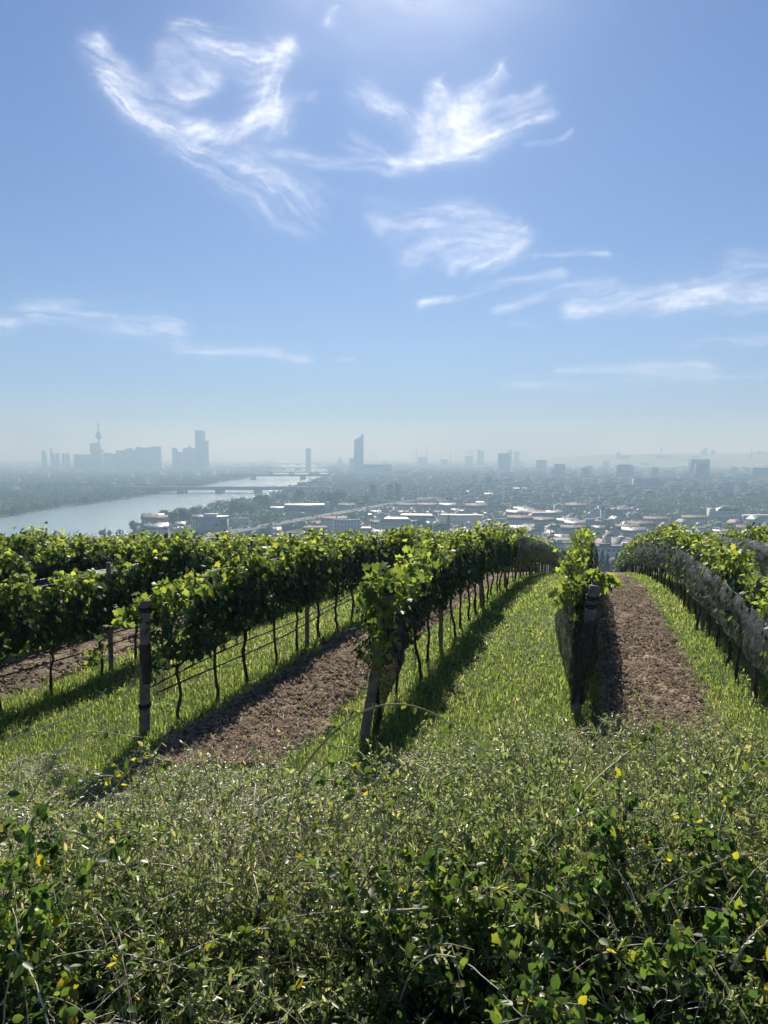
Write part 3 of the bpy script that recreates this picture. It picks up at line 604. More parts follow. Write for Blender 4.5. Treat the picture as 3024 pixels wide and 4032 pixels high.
leafy_shoot([(p4[0] + .0, p4[1] + .3, z4 + 1.6), (p4[0] + .05, p4[1] + .5, z4 + 1.95), (p4[0] + .15, p4[1] + 1.2, z4 + 2.0)], "bright leafy head of shoots above the netted leaning post", 80, .095, 6, .08)
leafy_shoot([(p4[0] + .15, p4[1] + .3, z4 + 1.9), (p4[0] + .4, p4[1] + .3, z4 + 1.95), (p4[0] + .62, p4[1] + .25, z4 + 1.85)], "yellow green shoot reaching right over the brown soil strip", 42, .12, 7, .06)
leafy_shoot([(p4[0] - .02, p4[1] + .2, z4 + 1.85), (p4[0] - .15, p4[1] + .15, z4 + 1.7), (p4[0] - .12, p4[1] + .1, z4 + 1.45)], "few bright leaves hanging left of the netted post top", 26, .11, 8, .06)

# ------------------------------------------------------------------ undergrowth on the bank in front
def shrub_proto(seed, n_tw, h, rad, leaf_t, leaf_f, size, mat, twig, per, name, droop=.12, dark=.0, yellow=.018):
    rr = np.random.default_rng(seed); root = empty(name); f = MB(); t = MB(); cc = []; dd = []
    for k in range(n_tw):
        az = rr.random() * 2 * math.pi; out = rr.random() ** .6; p = np.array([rr.normal(0, rad * .22), rr.normal(0, rad * .22), 0.0]); L = h * rr.uniform(.75, 1.3); m = 12
        v = norm(np.array([math.cos(az) * out * rad / h * 1.5, math.sin(az) * out * rad / h * 1.5, 1.0])); pts = [p.copy()]
        for q in range(m):
            p = p + v * L / m; v = norm(v + np.array([rr.normal(0, .13), rr.normal(0, .13), -droop * q / m * 2])); pts.append(p.copy())
        pts = np.array(pts); t.tube(pts, np.linspace(.0045, .0015, m + 1), 3, cap=False)
        # side twigs
        for q in range(rr.integers(3, 7)):
            s = pts[rr.integers(3, m)]; w_ = norm(v + rr.normal(0, .7, 3)); e = np.array([s + w_ * x for x in np.linspace(0, rr.uniform(.08, .28), 5)]); e[:, 2] -= np.linspace(0, .2, 5) ** 2
            t.tube(e, np.linspace(.0028, .001, 5), 3, cap=False); kk = int(per * .35); i = rr.random(kk) * 3.99; i0 = i.astype(int)
            cc.append(e[i0] + (e[i0 + 1] - e[i0]) * (i - i0)[:, None]); dd.append(np.tile(w_, (kk, 1)))
        i = 2 + rr.random(per) * (m - 2.01); i0 = i.astype(int); cc.append(pts[i0] + (pts[i0 + 1] - pts[i0]) * (i - i0)[:, None]); dd.append(pts[i0 + 1] - pts[i0])
    c = np.concatenate(cc); d = norm(np.concatenate(dd)); n = len(c)
    dirs = d * .55 + norm(rr.normal(size=(n, 3))) * .9; nrm = norm(rr.normal(size=(n, 3))) * .8 + [0, 0, .8]
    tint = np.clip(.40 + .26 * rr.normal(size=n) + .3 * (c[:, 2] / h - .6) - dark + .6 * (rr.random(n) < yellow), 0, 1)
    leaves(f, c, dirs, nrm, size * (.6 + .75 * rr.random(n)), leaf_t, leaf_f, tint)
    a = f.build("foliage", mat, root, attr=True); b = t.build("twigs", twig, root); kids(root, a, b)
    return root
PR = {}
PR['fine'] = [shrub_proto(300 + s, 60, .85, .5, NAR_T, NAR_F, .030, M['shrub'], M['twig'], 58, "fine_leaved_shrub") for s in range(4)]
PR['broad'] = [shrub_proto(320 + s, 56, .8, .5, BRD_T, BRD_F, .038, M['broad'], M['twig'], 50, "broad_leaved_shrub", yellow=.014, dark=.12) for s in range(3)]
PR['weed'] = [shrub_proto(340 + s, 46, .42, .45, NAR_T, NAR_F, .026, M['shrub'], M['drytwig'], 30, "low_weed", yellow=.08) for s in range(3)]
PR['dry'] = [shrub_proto(360 + s, 55, .8, .55, NAR_T, NAR_F, .022, M['shrub'], M['drytwig'], 9, "dry_twiggy_shrub", yellow=.3) for s in range(2)]
USED = set()
LAB = {'fine': ("grey green shrub with narrow shiny leaves in the foreground thicket", "shrub", "narrow leaved shrubs of the foreground thicket"),
       'broad': ("dark shrub with broader leaves low in the foreground thicket", "shrub", "broad leaved shrubs low in the thicket"),
       'weed': ("low weedy plant on the bank between thicket and vineyard", "weed", "low weeds on the bank"),
       'dry': ("dry twiggy shrub with pale stems and few leaves", "shrub", "dry twiggy shrubs in the thicket")}
def put(kind, x, y, s=1.0, sz=1.0, dz=0.0):
    i = R.randrange(len(PR[kind])); p = PR[kind][i]; loc = (x, y, float(gz(y)) - .03 + dz); rz = R.uniform(0, 6.28)
    if (kind, i) in USED: o = dup(p, loc, rz, (s, s, s * sz))
    else:
        USED.add((kind, i)); o = p; o.location = loc; o.rotation_euler = (0, 0, rz); o.scale = (s, s, s * sz)
    tag(o, *LAB[kind])
def hmap(x, y):
    """height of the thicket wanted at a place of the bank"""
    u = x / max(y, .5); right = 1 / (1 + math.exp(-(u + .02) * 9))
    hr = float(np.interp(y, [1.6, 2.5, 2.9, 3.4, 5.0, 7.0, 7.6, 8.2], [.2, .5, 1.2, 1.3, 1.05, .82, .5, 0]))
    hl = float(np.interp(y, [1.6, 2.3, 2.8, 3.4, 4.3, 5.2, 6.2, 7.4], [.35, .6, .95, .9, .68, .5, .36, .1]))
    return (hl * (1 - right) + hr * right) * ((.45 + 1.1 * float(fbm(x * 1.3, y * 1.3, 2, seed=40))) if (y > 4.2 or u < -.1) else (.78 + .44 * float(fbm(x * 1.3, y * 1.3, 2, seed=40))))
y = 1.9
while y < 8.6:
    hw = .64 * y + .7; st = .46 if y < 4.2 else .52; x = -hw + R.uniform(0, .3)
    while x < hw:
        X = x + R.uniform(-.15, .15); Y = y + R.uniform(-.16, .16); h = hmap(X, Y) * R.uniform(.8, 1.2); u = X / Y
        if h > .42:
            kd = 'fine'
            if Y < 3.1 and R.random() < (.65 if u > -.05 else .3): kd = 'broad'
            elif R.random() < (.40 if u < -.12 else .14): kd = 'dry'
            elif R.random() < .07: kd = 'broad'
            put(kd, X, Y, R.uniform(.85, 1.15), h / .85)
        elif h > .1 or (Y < 8.2 and R.random() < .35): put('weed', X, Y, R.uniform(.7, 1.1), max(.5, min(1.1, h / .42)))
        x += st * R.uniform(.8, 1.2) * (.68 if (u > -.05 and Y < 3.9) else 1)
    y += st * .85

# arching canes
def cane(pts, label, r=.0042, mat='cane', n=26, seed=0, size=.045, group=None):
    rr = np.random.default_rng(seed); P = np.array(pts, float); t = np.linspace(0, 1, 26); kk = np.linspace(0, 1, len(P))
    # smooth interpolation through the points
    Q = np.stack([np.polyval(np.polyfit(kk, P[:, k], min(3, len(P) - 1)), t) for k in range(3)], 1); o0 = P[0].copy(); Q = Q - o0; Q[1:-1] += rr.normal(0, .0015, (24, 3))
    root = empty("bramble_cane", tuple(o0), 0, label, "cane", group); s = MB(); s.tube(Q, np.linspace(r, r * .45, 26), 5)
    for k in range(5, 24, 2):
        s.tube([Q[k], Q[k] + norm(rr.normal(size=3)) * .012], [.0014, .0003], 3, cap=False)
    s.build("stem", M[mat], root, smooth=True); f = MB()
    i = rr.integers(4, 25, n); c = Q[i] + rr.normal(0, .008, (n, 3)); leaves(f, c, norm(rr.normal(size=(n, 3))) + [0, 0, .1], norm(rr.normal(size=(n, 3))) + [0, -.2, .8], size * (.6 + .7 * rr.random(n)), BRD_T, BRD_F, np.clip(.6 + .2 * rr.normal(size=n) + .3 * (rr.random(n) < .1), 0, 1))
    f.build("foliage", M['broad'], root, attr=True)
canes = [([(1180, 3050, 4.0), (1330, 2860, 4.0), (1520, 2772, 4.0), (1660, 2790, 4.0), (1800, 2880, 3.9), (1960, 3010, 3.8)], "pale cane arching up in front of the middle leaning post"),
         ([(-60, 2960, 4.2), (60, 2900, 4.2), (180, 2870, 4.2), (330, 2790, 4.3), (415, 2715, 4.3)], "bare pale cane rising to the right at the left edge"),
         ([(120, 3150, 4.4), (230, 2960, 4.4), (330, 2895, 4.4), (430, 2883, 4.5), (560, 2905, 4.5)], "long bent pale cane left of the upright post foot"),
         ([(80, 3330, 3.8), (250, 3130, 3.8), (380, 3060, 3.8), (480, 3060, 3.8)], "pale twig arching over the grass at the left"),
         ([(330, 3380, 3.6), (420, 3170, 3.6), (520, 3010, 3.7), (600, 2985, 3.7), (700, 3080, 3.6)], "cane bowing over the dark shadow of the upright post"),
         ([(250, 3660, 3.0), (420, 3650, 3.0), (600, 3750, 3.0), (800, 3930, 2.9), (930, 4060, 2.9)], "long cane drooping across the bottom left"),
         ([(1200, 3100, 4.2), (1330, 3000, 4.2), (1450, 3070, 4.1), (1560, 3250, 4.0)], "short bent cane above the centre thicket"),
         ([(1050, 3500, 3.4), (1180, 3380, 3.4), (1330, 3520, 3.3), (1420, 3700, 3.2)], "cane curving down in the lower centre"),
         ([(1640, 3010, 4.6), (1780, 3100, 4.4), (1920, 3230, 4.2), (2060, 3340, 4.0)], "straight cane slanting down through the right thicket"),
         ([(2250, 3200, 3.8), (2380, 3040, 3.9), (2520, 2930, 4.0), (2600, 2880, 4.0)], "cane slanting up right towards the brown strip"),
         ([(2700, 2960, 4.0), (2760, 3010, 4.0), (2790, 3110, 4.0), (2800, 3220, 4.0)], "grey dead cane bending down at the right"),
         ([(2880, 3820, 2.6), (2950, 3700, 2.6), (3060, 3600, 2.6)], "straight grey cane crossing the dark bottom right corner"),
         ([(1510, 3590, 3.0), (1750, 3580, 3.0), (1950, 3590, 3.0), (2080, 3600, 3.0)], "thin cane lying level across the lower centre"),
         ([(2880, 3500, 3.0), (2830, 3300, 3.1), (2890, 3120, 3.2), (3040, 2960, 3.3)], "yellowish cane rising out of the thicket at the right edge"),
         ([(1500, 3200, 3.6), (1560, 3500, 3.3), (1610, 3750, 3.0), (1670, 3990, 2.8)], "reddish brown cane standing in the bottom centre"),
         ([(270, 4030, 2.6), (280, 3900, 2.6), (270, 3820, 2.6)], "upright dry grass stalk at the bottom left"),
         ([(0, 3430, 3.4), (150, 3350, 3.4), (330, 3290, 3.4), (520, 3260, 3.4)], "pale cane sloping along the left thicket"),
         ([(1330, 3180, 4.0), (1370, 3100, 4.0), (1290, 3070, 4.0), (1270, 3085, 4.0)], "small hooked twig before the brown soil")]
for k, (pts, lab) in enumerate(canes):
    P = [at(X, Y, D) for X, Y, D in pts]; cane(P, lab, .0058 if k % 3 else .0068, 'drytwig' if k in (1, 2, 3, 8, 10, 11, 16) else 'cane', 14 if k in (1, 2, 10, 11) else 34, k, .042)
for k in range(110):
    y = R.uniform(2.0, 6.4); x = R.uniform(-.62, .62) * y; h0 = hmap(x, y); z = float(gz(y)) + h0 * .75; az = R.uniform(0, 6.28); L = R.uniform(.4, 1.1); lift = R.uniform(.05, .3)
    cane([(x, y, z - .2), (x + math.cos(az) * L * .3, y + math.sin(az) * L * .3, z + lift), (x + math.cos(az) * L * .7, y + math.sin(az) * L * .7, z + lift * 1.1), (x + math.cos(az) * L, y + math.sin(az) * L, z + lift * .5)],
         "thin arching twig poking out of the foreground thicket", R.uniform(.0024, .0046), R.choice(['drytwig', 'cane', 'twig']), 22, 60 + k, .036, "thin twigs poking out of the thicket")

# ------------------------------------------------------------------ trees
def tree_proto(name, h, cr, seed, mat, kind='round', nq=1500, q=.8):
    rr = np.random.default_rng(seed); root = empty(name); f = MB(); t = MB()
    if kind == 'round':
        nl = 16; lc = norm(rr.normal(size=(nl, 3))) * (cr * .62) * rr.uniform(.5, 1.0, (nl, 1)); lc[:, 2] = h * .62 + lc[:, 2] * (h * .36 / (cr * .8)); w_ = rr.integers(0, nl, nq)
        c = lc[w_] + norm(rr.normal(size=(nq, 3))) * (cr * .36) * rr.random((nq, 1)) ** .35 * [1, 1, .85]
        for k in range(6):
            e = lc[k]; t.tube([(0, 0, h * .25), (e[0] * .4, e[1] * .4, h * .45), tuple(e)], [.18, .12, .04], 5)
        t.tube([(0, 0, -.5), (.1, 0, h * .2), (0, .1, h * .5)], [.38, .3, .15], 7)
    elif kind == 'poplar':
        z = h * (.1 + .9 * rr.random(nq)); pr = cr * np.sin(np.clip((z / h), .05, 1) ** .6 * math.pi) ** .6 * (.8 + .25 * rr.random(nq)); az = rr.random(nq) * 6.28; r_ = pr * rr.random(nq) ** .4
        c = np.stack([np.cos(az) * r_, np.sin(az) * r_, z], 1); t.tube([(0, 0, -.5), (0, 0, h * .9)], [.35, .05], 6)
    else:
        z = h * (.08 + .92 * rr.random(nq) ** 1.3); lay = np.abs(((z / h * 11) % 1) - .2); pr = cr * (1 - z / h) * (.75 + .45 * (1 - lay)); az = rr.random(nq) * 6.28; r_ = pr * rr.random(nq) ** .35
        c = np.stack([np.cos(az) * r_, np.sin(az) * r_, z - .15 * r_], 1); t.tube([(0, 0, -.5), (0, 0, h * .95)], [.25, .04], 6)
    n = len(c); leaves(f, c, rand_unit(n), rand_unit(n) + [0, 0, .4], q * (.6 + .8 * rr.random(n)), QUAD_T, QUAD_F, np.clip(.5 + .22 * rr.normal(size=n), 0, 1))
    a = f.build("crown", mat, root, attr=True); b = t.build("trunk", M['trunk'], root); kids(root, a, b); return root
TP = {'round': [tree_proto("broadleaf_tree", 14, 5.5, 400 + s, M['tree'], nq=1700, q=1.0) for s in range(4)],
      'poplar': [tree_proto("poplar_tree", 20, 2.6, 410 + s, M['poplar'], 'poplar', nq=1000, q=.9) for s in range(2)],
      'conifer': [tree_proto("conifer_tree", 13, 3.0, 420 + s, M['conifer'], 'conifer', nq=1100, q=.7) for s in range(2)]}
TLAB = {'round': ("hazy round crowned tree among the houses below the vineyard", "tree", "broadleaf trees in the town below"),
        'poplar': ("slender poplar standing in the haze below the vineyard", "tree", "poplars below the vineyard"),
        'conifer': ("dark conifer beyond the crest of the vineyard", "tree", "conifers beyond the crest")}
NTREE = 0
def tree(kind, x, y, s=1.0, label=None, group=None, sz=1.0):
    global NTREE; NTREE += 1
    i = R.randrange(len(TP[kind])); p = TP[kind][i]; loc = (x, y, float(gz(y))); rz = R.uniform(0, 6.28)
    if ('t' + kind, i) in USED: o = dup(p, loc, rz, (s, s, s * sz))
    else: USED.add(('t' + kind, i)); o = p; o.location = loc; o.rotation_euler = (0, 0, rz); o.scale = (s, s, s * sz)
    l, c, g_ = TLAB[kind]; tag(o, label or l, c, group or g_)
# just beyond the crest
for X, Y, ks, s, lab in [(1965, 2088, 135, 1.1, "dark round tree top showing over the row left of the grass lane"), (2040, 2084, 140, 1.2, "wide dark tree crown just beyond the crest, left of the white flat roofs")]:
    u, v = ray(X, Y); yy = ks; top = v * yy; hh = top - float(gz(yy)); tree('round', u * yy, yy, hh / 14.6, lab, "trees just beyond the crest")
for X, Y, yy in [(2352, 2185, 380), (2372, 2172, 385), (2392, 2182, 392), (2430, 2176, 388), (2455, 2190, 370), (2340, 2200, 360), (2285, 2180, 380)]:
    u, v = ray(X, Y); hh = v * yy - float(gz(yy)); tree('conifer', u * yy, yy, max(.5, hh / 13))
# tall riverside trees (foot pixel, top pixel)
river_trees = [('round', 527, 2100, 2046), ('round', 560, 2090, 2060), ('round', 590, 2080, 2028), ('round', 610, 2098, 2040), ('round', 650, 2075, 1998), ('round', 680, 2080, 2010), ('round', 715, 2078, 1990), ('round', 735, 2072, 2002), ('poplar', 690, 2085, 2005),
               ('round', 765, 2050, 1988), ('round', 790, 2060, 2012), ('round', 810, 2040, 1995), ('round', 860, 2020, 1975), ('round', 890, 2030, 1985), ('round', 920, 2035, 1964), ('round', 950, 2040, 1968), ('round', 975, 2032, 1975), ('round', 990, 2036, 1985), ('round', 935, 2038, 1990),
               ('round', 1020, 2010, 1940), ('round', 1040, 2020, 1938), ('round', 1055, 2010, 1950), ('round', 1095, 1985, 1935), ('round', 1115, 1985, 1938), ('round', 1180, 1990, 1915), ('round', 1160, 1985, 1945), ('round', 1175, 1918, 1896), ('round', 1190, 1922, 1897), ('round', 1240, 1915, 1886),
               ('poplar', 1033, 2070, 2022), ('poplar', 1055, 2070, 2020), ('round', 1090, 2060, 2015), ('round', 1110, 2062, 2022), ('round', 400, 2118, 2082), ('poplar', 413, 2118, 2078), ('round', 430, 2120, 2086),
               ('round', 1270, 2000, 1930), ('round', 1310, 2010, 1918), ('round', 1345, 1990, 1925), ('round', 1375, 2005, 1960), ('round', 1400, 2005, 1955), ('round', 1440, 2000, 1945), ('round', 1330, 2008, 1955), ('round', 1250, 1975, 1935), ('round', 1225, 1985, 1945),
               ('poplar', 1766, 2110, 2028), ('round', 1660, 2110, 2030), ('round', 1690, 2105, 2055), ('round', 1710, 2112, 2060), ('round', 1738, 2110, 2050), ('round', 1900, 2070, 2037), ('round', 1935, 2072, 2035), ('poplar', 1958, 2068, 2036)]
for kd, X, Yb, Yt in river_trees:
    x, yy = G(X, Yb); u, v = ray(X, Yt); hh = v * yy + 100; hk = {'round': 14.6, 'poplar': 20}[kd]
    tree(kd, x, yy, hh / hk, {'round': "full hazy tree between the river bank and the elevated road", 'poplar': "slim poplar between the river bank and the roofs"}[kd], "trees near the river bank" if kd == 'round' else "poplars near the river", sz=1.0)

# ------------------------------------------------------------------ buildings: generic town houses
def house_proto(w_, l_, h, rh, roofm, seed, name="town_house", hip=False, flat=False):
    rr = random.Random(seed); root = empty(name); wb = MB(); rb = MB()
    if flat:
        wb.box((0, 0, -2), (w_, l_, h + 2)); a = wb.build("wall", M['wallgen'], root)
        rb.box((0, 0, h), (w_ + .5, l_ + .5, .5)); b = rb.build("roof", M['roofflat'], root)
        c = MB().box((rr.uniform(-w_ / 4, w_ / 4), 0, h + .5), (w_ * .25, l_ * .3, 2.4)).build("roof_hut", M['white'], b); d = MB().box((w_ * .3, l_ * .3, h + .5), (1.2, .8, 1.6)).build("chimney", M['concrete'], b)
        kids(root, a, b); kids(b, c, d); return root
    x, y = w_ / 2, l_ / 2; o = .5
    if hip:
        wb.box((0, 0, -2), (w_, l_, h + 2)); k = min(x, y)
        V = [(-x - o, -y - o, h), (x + o, -y - o, h), (x + o, y + o, h), (-x - o, y + o, h), (0, -y + k * .9, h + rh), (0, y - k * .9, h + rh)]
        rb.add(V, [(0, 3, 2, 1), (1, 2, 5, 4), (3, 0, 4, 5)]).add(V, [(0, 1, 4), (2, 3, 5)])
    else:
        V = [(-x, -y, -2), (x, -y, -2), (x, y, -2), (-x, y, -2), (-x, -y, h), (x, -y, h), (x, y, h), (-x, y, h), (0, -y, h + rh - .3), (0, y, h + rh - .3)]
        wb.add(V, [(1, 2, 6, 5), (3, 0, 4, 7)]).add(V, [(0, 1, 5, 8, 4), (2, 3, 7, 9, 6)])
        s = rh / x
        for sg in (-1, 1):
            q = [(sg * (x + o), -y - o, h - s * o), (sg * (x + o), y + o, h - s * o), (0, y + o, h + rh), (0, -y - o, h + rh)]; q2 = [(a_, b_, c_ + .25) for a_, b_, c_ in q]
            rb.add(q + q2, [(0, 1, 2, 3), (7, 6, 5, 4), (0, 4, 5, 1), (1, 5, 6, 2), (2, 6, 7, 3), (3, 7, 4, 0)])
    a = wb.build("wall", M['wallgen'], root); b = rb.build("roof", roofm, root); ch = []
    for k in range(rr.randint(1, 3)):
        cx, cyy = rr.uniform(-x * .5, x * .5), rr.uniform(-y * .6, y * .6); ch.append(MB().box((cx, cyy, h + rh * .3), (.9, 1.3, rh * .7 + 1.3)).build("chimney", M['white'], b))
    if not hip and rr.random() < .8:
        for k in range(2):
            yy = (k - .5) * l_ * .4; ch.append(MB().box((x * .55, yy, h + rh * .15), (x * .7, 1.8, rh * .55)).build("dormer", M['roofflat'], b))
    kids(root, a, b); kids(b, *ch); return root
HP = [house_proto(10, 13, 6.5, 4.5, M['roofred'], 1), house_proto(9, 16, 7, 4.2, M['roofgrey'], 2), house_proto(12, 12, 7.5, 4, M['roofred'], 3, hip=True), house_proto(13, 26, 11, 4.5, M['roofgrey'], 4, "apartment_house"),
      house_proto(12, 30, 12.5, 4.2, M['roofred'], 5, "apartment_house"), house_proto(14, 24, 11, 0, None, 6, "flat_roofed_block", flat=True), house_proto(11, 15, 8.5, 3.2, M['roofgrey'], 7, hip=True), house_proto(18, 34, 10, 0, None, 8, "flat_roofed_block", flat=True), house_proto(9, 11, 5.5, 4.8, M['rooflight'], 9)]
HL = ["small gabled house with a red brown roof in the hazy town", "narrow gabled house with a grey roof in the hazy town", "hip roofed house with a clay roof in the hazy town", "long apartment house with a dark pitched roof in the town",
      "long apartment house with a red pitched roof in the town", "flat roofed apartment block in the town", "grey hip roofed house in the hazy town", "large flat roofed building in the town", "little gabled house with a pale metal roof in the town"]
HG = ["small gabled houses", "narrow grey roofed houses", "clay hip roofed houses", "dark roofed apartment houses", "red roofed apartment houses", "flat roofed apartment blocks", "grey hip roofed houses", "large flat roofed buildings", "pale roofed little houses"]
HU = [False] * len(HP)
OCC = []      # occupied circles
def free(x, y, r):
    for a, b, c in OCC:
        if (a - x) ** 2 + (b - y) ** 2 < (c + r) ** 2: return False
    return True
def occ(x, y, r): OCC.append((x, y, r))

# --- landmark helper
def boxat(X0, X1, Ytop, Yb, depth=None, base=None):
    """placing box for a building whose foot is seen at Yb between X0 and X1: returns centre, width, depth, height"""
    x0, y0 = G(X0, Yb); x1, _ = G(X1, Yb); u, v = ray((X0 + X1) / 2, Ytop); w_ = x1 - x0; h = v * y0 + 100; d = depth or w_ * .6
    return ((x0 + x1) / 2, y0 + d / 2), w_, d, h
def block(name, X0, X1, Ytop, Yb, label, wall='towergen', roof='roofflat', rz=0.0, depth=None, extras=None, group=None, pit=1.0):
    (cx, cy_), w_, d, h = boxat(X0, X1, Ytop, Yb, depth); root = empty(name, (cx, cy_, -100), rz, label, "building", group)
    h1 = h - pit; MB().box((0, 0, -1), (w_, d, h1 + 1)).build("facade", M[wall], root)
    MB().box((0, 0, h1), (w_ * 1.02 + .4, d * 1.02 + .4, pit)).build("roof", M[roof], root)
    if extras:
        for e in extras: # (fx, fy, fw, fd, fh, name): fractions of width/depth/height
            MB().box((e[0] * w_, e[1] * d, h), (e[2] * w_, e[3] * d, e[4] * h)).build(e[5], M[wall], root)
    occ(cx, cy_, max(w_, d) * .6); return root, w_, d, h
def mast(root, x, y, z0, z1, r=1.0, name="antenna"):
    return MB().tube([(x, y, z0), (x, y, (z0 + z1) / 2), (x, y, z1)], [r, r * .6, r * .3], 6).build(name, M['steel'], root)
SKY_T = [("residential_tower", 166, 183, 1782, 1813, "leftmost small tower of the far left skyline", [(-.2, 0, .4, .8, .15, "roof_block")]),
         ("residential_tower", 200, 216, 1785, 1813, "small tower with a raised left corner, second in the left skyline", [(-.35, 0, .28, .8, .35, "roof_block")]),
         ("rounded_tower", 220, 235, 1790, 1813, "first of three round topped towers left of the television tower", [(0, 0, .6, .7, .1, "roof_block")]),
         ("rounded_tower", 244, 257, 1790, 1813, "second of three round topped towers left of the television tower", [(0, 0, .6, .7, .1, "roof_block")]),
         ("rounded_tower", 261, 275, 1790, 1813, "third of three round topped towers left of the television tower", [(0, 0, .6, .7, .1, "roof_block")]),
         ("slab_building", 291, 318, 1789, 1816, "low pale slab left of the big tower beside the television tower", None),
         ("slab_building", 318, 353, 1790, 1820, "darker low slab touching the big tower beside the television tower", None),
         ("office_tower", 357, 397, 1747, 1825, "broad tower standing just behind the television tower", [(-.1, 0, .6, .8, .03, "roof_block")]),
         ("slab_building", 407, 457, 1787, 1823, "low wide block right of the television tower", [(-.2, 0, .5, .7, .06, "roof_block")]),
         ("slab_building", 457, 500, 1774, 1820, "stepped block, second right of the television tower", [(.3, 0, .3, .8, .05, "roof_block")]),
         ("slab_building", 500, 540, 1771, 1820, "curved conference block with higher left part", [(-.3, 0, .35, .8, .09, "roof_block")]),
         ("slab_building", 536, 586, 1762, 1815, "tall wide slab with thin bridge to its left neighbour", [(-.35, 0, .12, .8, .05, "roof_block")]),
         ("slab_building", 589, 632, 1760, 1812, "square slab at the right end of the left skyline group", [(.1, 0, .6, .8, .03, "roof_block")]),
         ("residential_tower", 679, 699, 1767, 1810, "stepped tower left of the church like rounded tower", [(-.25, 0, .4, .8, .06, "roof_block")]),
         ("residential_tower", 699, 719, 1779, 1810, "short tower left of the rounded tower with spike", None),
         ("skyscraper", 770, 807, 1697, 1812, "tallest dark skyscraper of the left skyline with antenna", [(-.1, 0, .75, .8, .02, "roof_block")]),
         ("skyscraper", 808, 822, 1736, 1812, "narrow tower leaning against the tallest left skyscraper", [(.3, 0, .4, .8, .02, "roof_block")]),
         ("residential_tower", 1204, 1224, 1765, 1812, "lone pale tower between river and the tall curved skyscraper", None),
         ("office_block", 1376, 1394, 1803, 1850, "dark block touching the tall curved skyscraper on its left", None),
         ("office_block", 1646, 1679, 1800, 1826, "block under two cranes right of the tall curved skyscraper", None),
         ("office_block", 1738, 1763, 1809, 1826, "small block under construction between cranes", None),
         ("office_block", 1831, 1861, 1795, 1826, "block with a crane above it, right of the middle", None),
         ("residential_tower", 1880, 1891, 1771, 1815, "left of a pair of faint far towers", None), ("residential_tower", 1892, 1905, 1777, 1815, "right of a pair of faint far towers", None),
         ("residential_tower", 1997, 2017, 1776, 1815, "faint far tower behind the dark square tower", [(.2, 0, .4, .8, .1, "roof_block")]), ("residential_tower", 2025, 2044, 1778, 1815, "faint far tower right of the dark square tower", None),
         ("office_tower", 1963, 2010, 1787, 1858, "dark square tower right of the middle of the city", [(0, 0, .9, .8, .03, "roof_block")]),
         ("striped_tower", 2113, 2153, 1813, 1857, "pale tower with vertical stripes", [(0, 0, .5, .5, .05, "roof_block")]),
         ("office_tower", 2185, 2225, 1828, 1878, "grey block tower right of the striped tower", [(-.1, 0, .5, .8, .04, "roof_block")]), ("office_block", 2171, 2186, 1847, 1878, "low wing on the left of the grey block tower", None),
         ("office_tower", 2432, 2493, 1833, 1885, "wide terraced office block in the middle right haze", [(0, 0, .7, .8, .09, "roof_block"), (-.38, 0, .15, .8, -.3, "roof_block")]),
         ("residential_tower", 2427, 2442, 1784, 1818, "small far tower on the slope, right half", [(.3, 0, .4, .8, .1, "roof_block")]), ("office_block", 2444, 2480, 1793, 1822, "broad faint block under the hill line", None), ("office_block", 2373, 2400, 1815, 1845, "faint square block left of the terraced office", None),
         ("office_block", 2588, 2618, 1794, 1822, "faint block below the hill mast", None), ("residential_tower", 2629, 2642, 1793, 1822, "thin faint tower right of the hill mast block", None), ("office_block", 2676, 2700, 1801, 1830, "faint low block before the hills", None),
         ("office_tower", 2722, 2762, 1797, 1835, "faint slab above the double tower", None), ("double_tower", 2725, 2793, 1809, 1880, "broad dark tower in the right hand haze", None), ("double_tower", 2744, 2793, 1827, 1892, "nearer half of the broad dark tower pair", [(-.1, 0, .6, .8, .03, "roof_block")]),
         ("hill_tower", 2759, 2769, 1773, 1800, "shorter of two far towers on the hill line", None), ("hill_tower", 2771, 2783, 1763, 1800, "taller of two far towers on the hill line", None), ("hill_tower", 2800, 2815, 1772, 1800, "lone far tower on the hill line", None),
         ("hill_tower", 2982, 3015, 1777, 1805, "wide far tower at the right edge of the hill line", None), ("office_tower", 2967, 3023, 1843, 1888, "dark block cut by the right edge of the view", [(-.2, 0, .3, .8, .06, "roof_block")]), ("office_tower", 2998, 3016, 1799, 1830, "faint tower right of the cathedral spire", None)]
for nm, X0, X1, Yt, Yb, lab, ex in SKY_T:
    if nm == "hill_tower": Yb = 1835
    elif X1 < 1250: Yb = 1851
    elif Yb < 1836: Yb = 1838
    root, w_, d, h = block(nm, X0, X1, Yt, Yb, lab, extras=ex, pit=2.0)
    if "tallest dark" in lab: mast(root, 0, 0, h, h * 1.16, 1.2)
# rounded tower with spike
root, w_, d, h = block("spiked_tower", 721, 768, 1765, 1850, "wide tower with a pointed roof and spike left of the tallest left skyscraper", pit=2)
MB().tube([(0, 0, h), (0, 0, h + 9), (0, 0, h + 14), (0, 0, h + 34)], [w_ * .3, w_ * .1, 3, .5], 10).build("pointed_roof", M['roofgrey'], root)
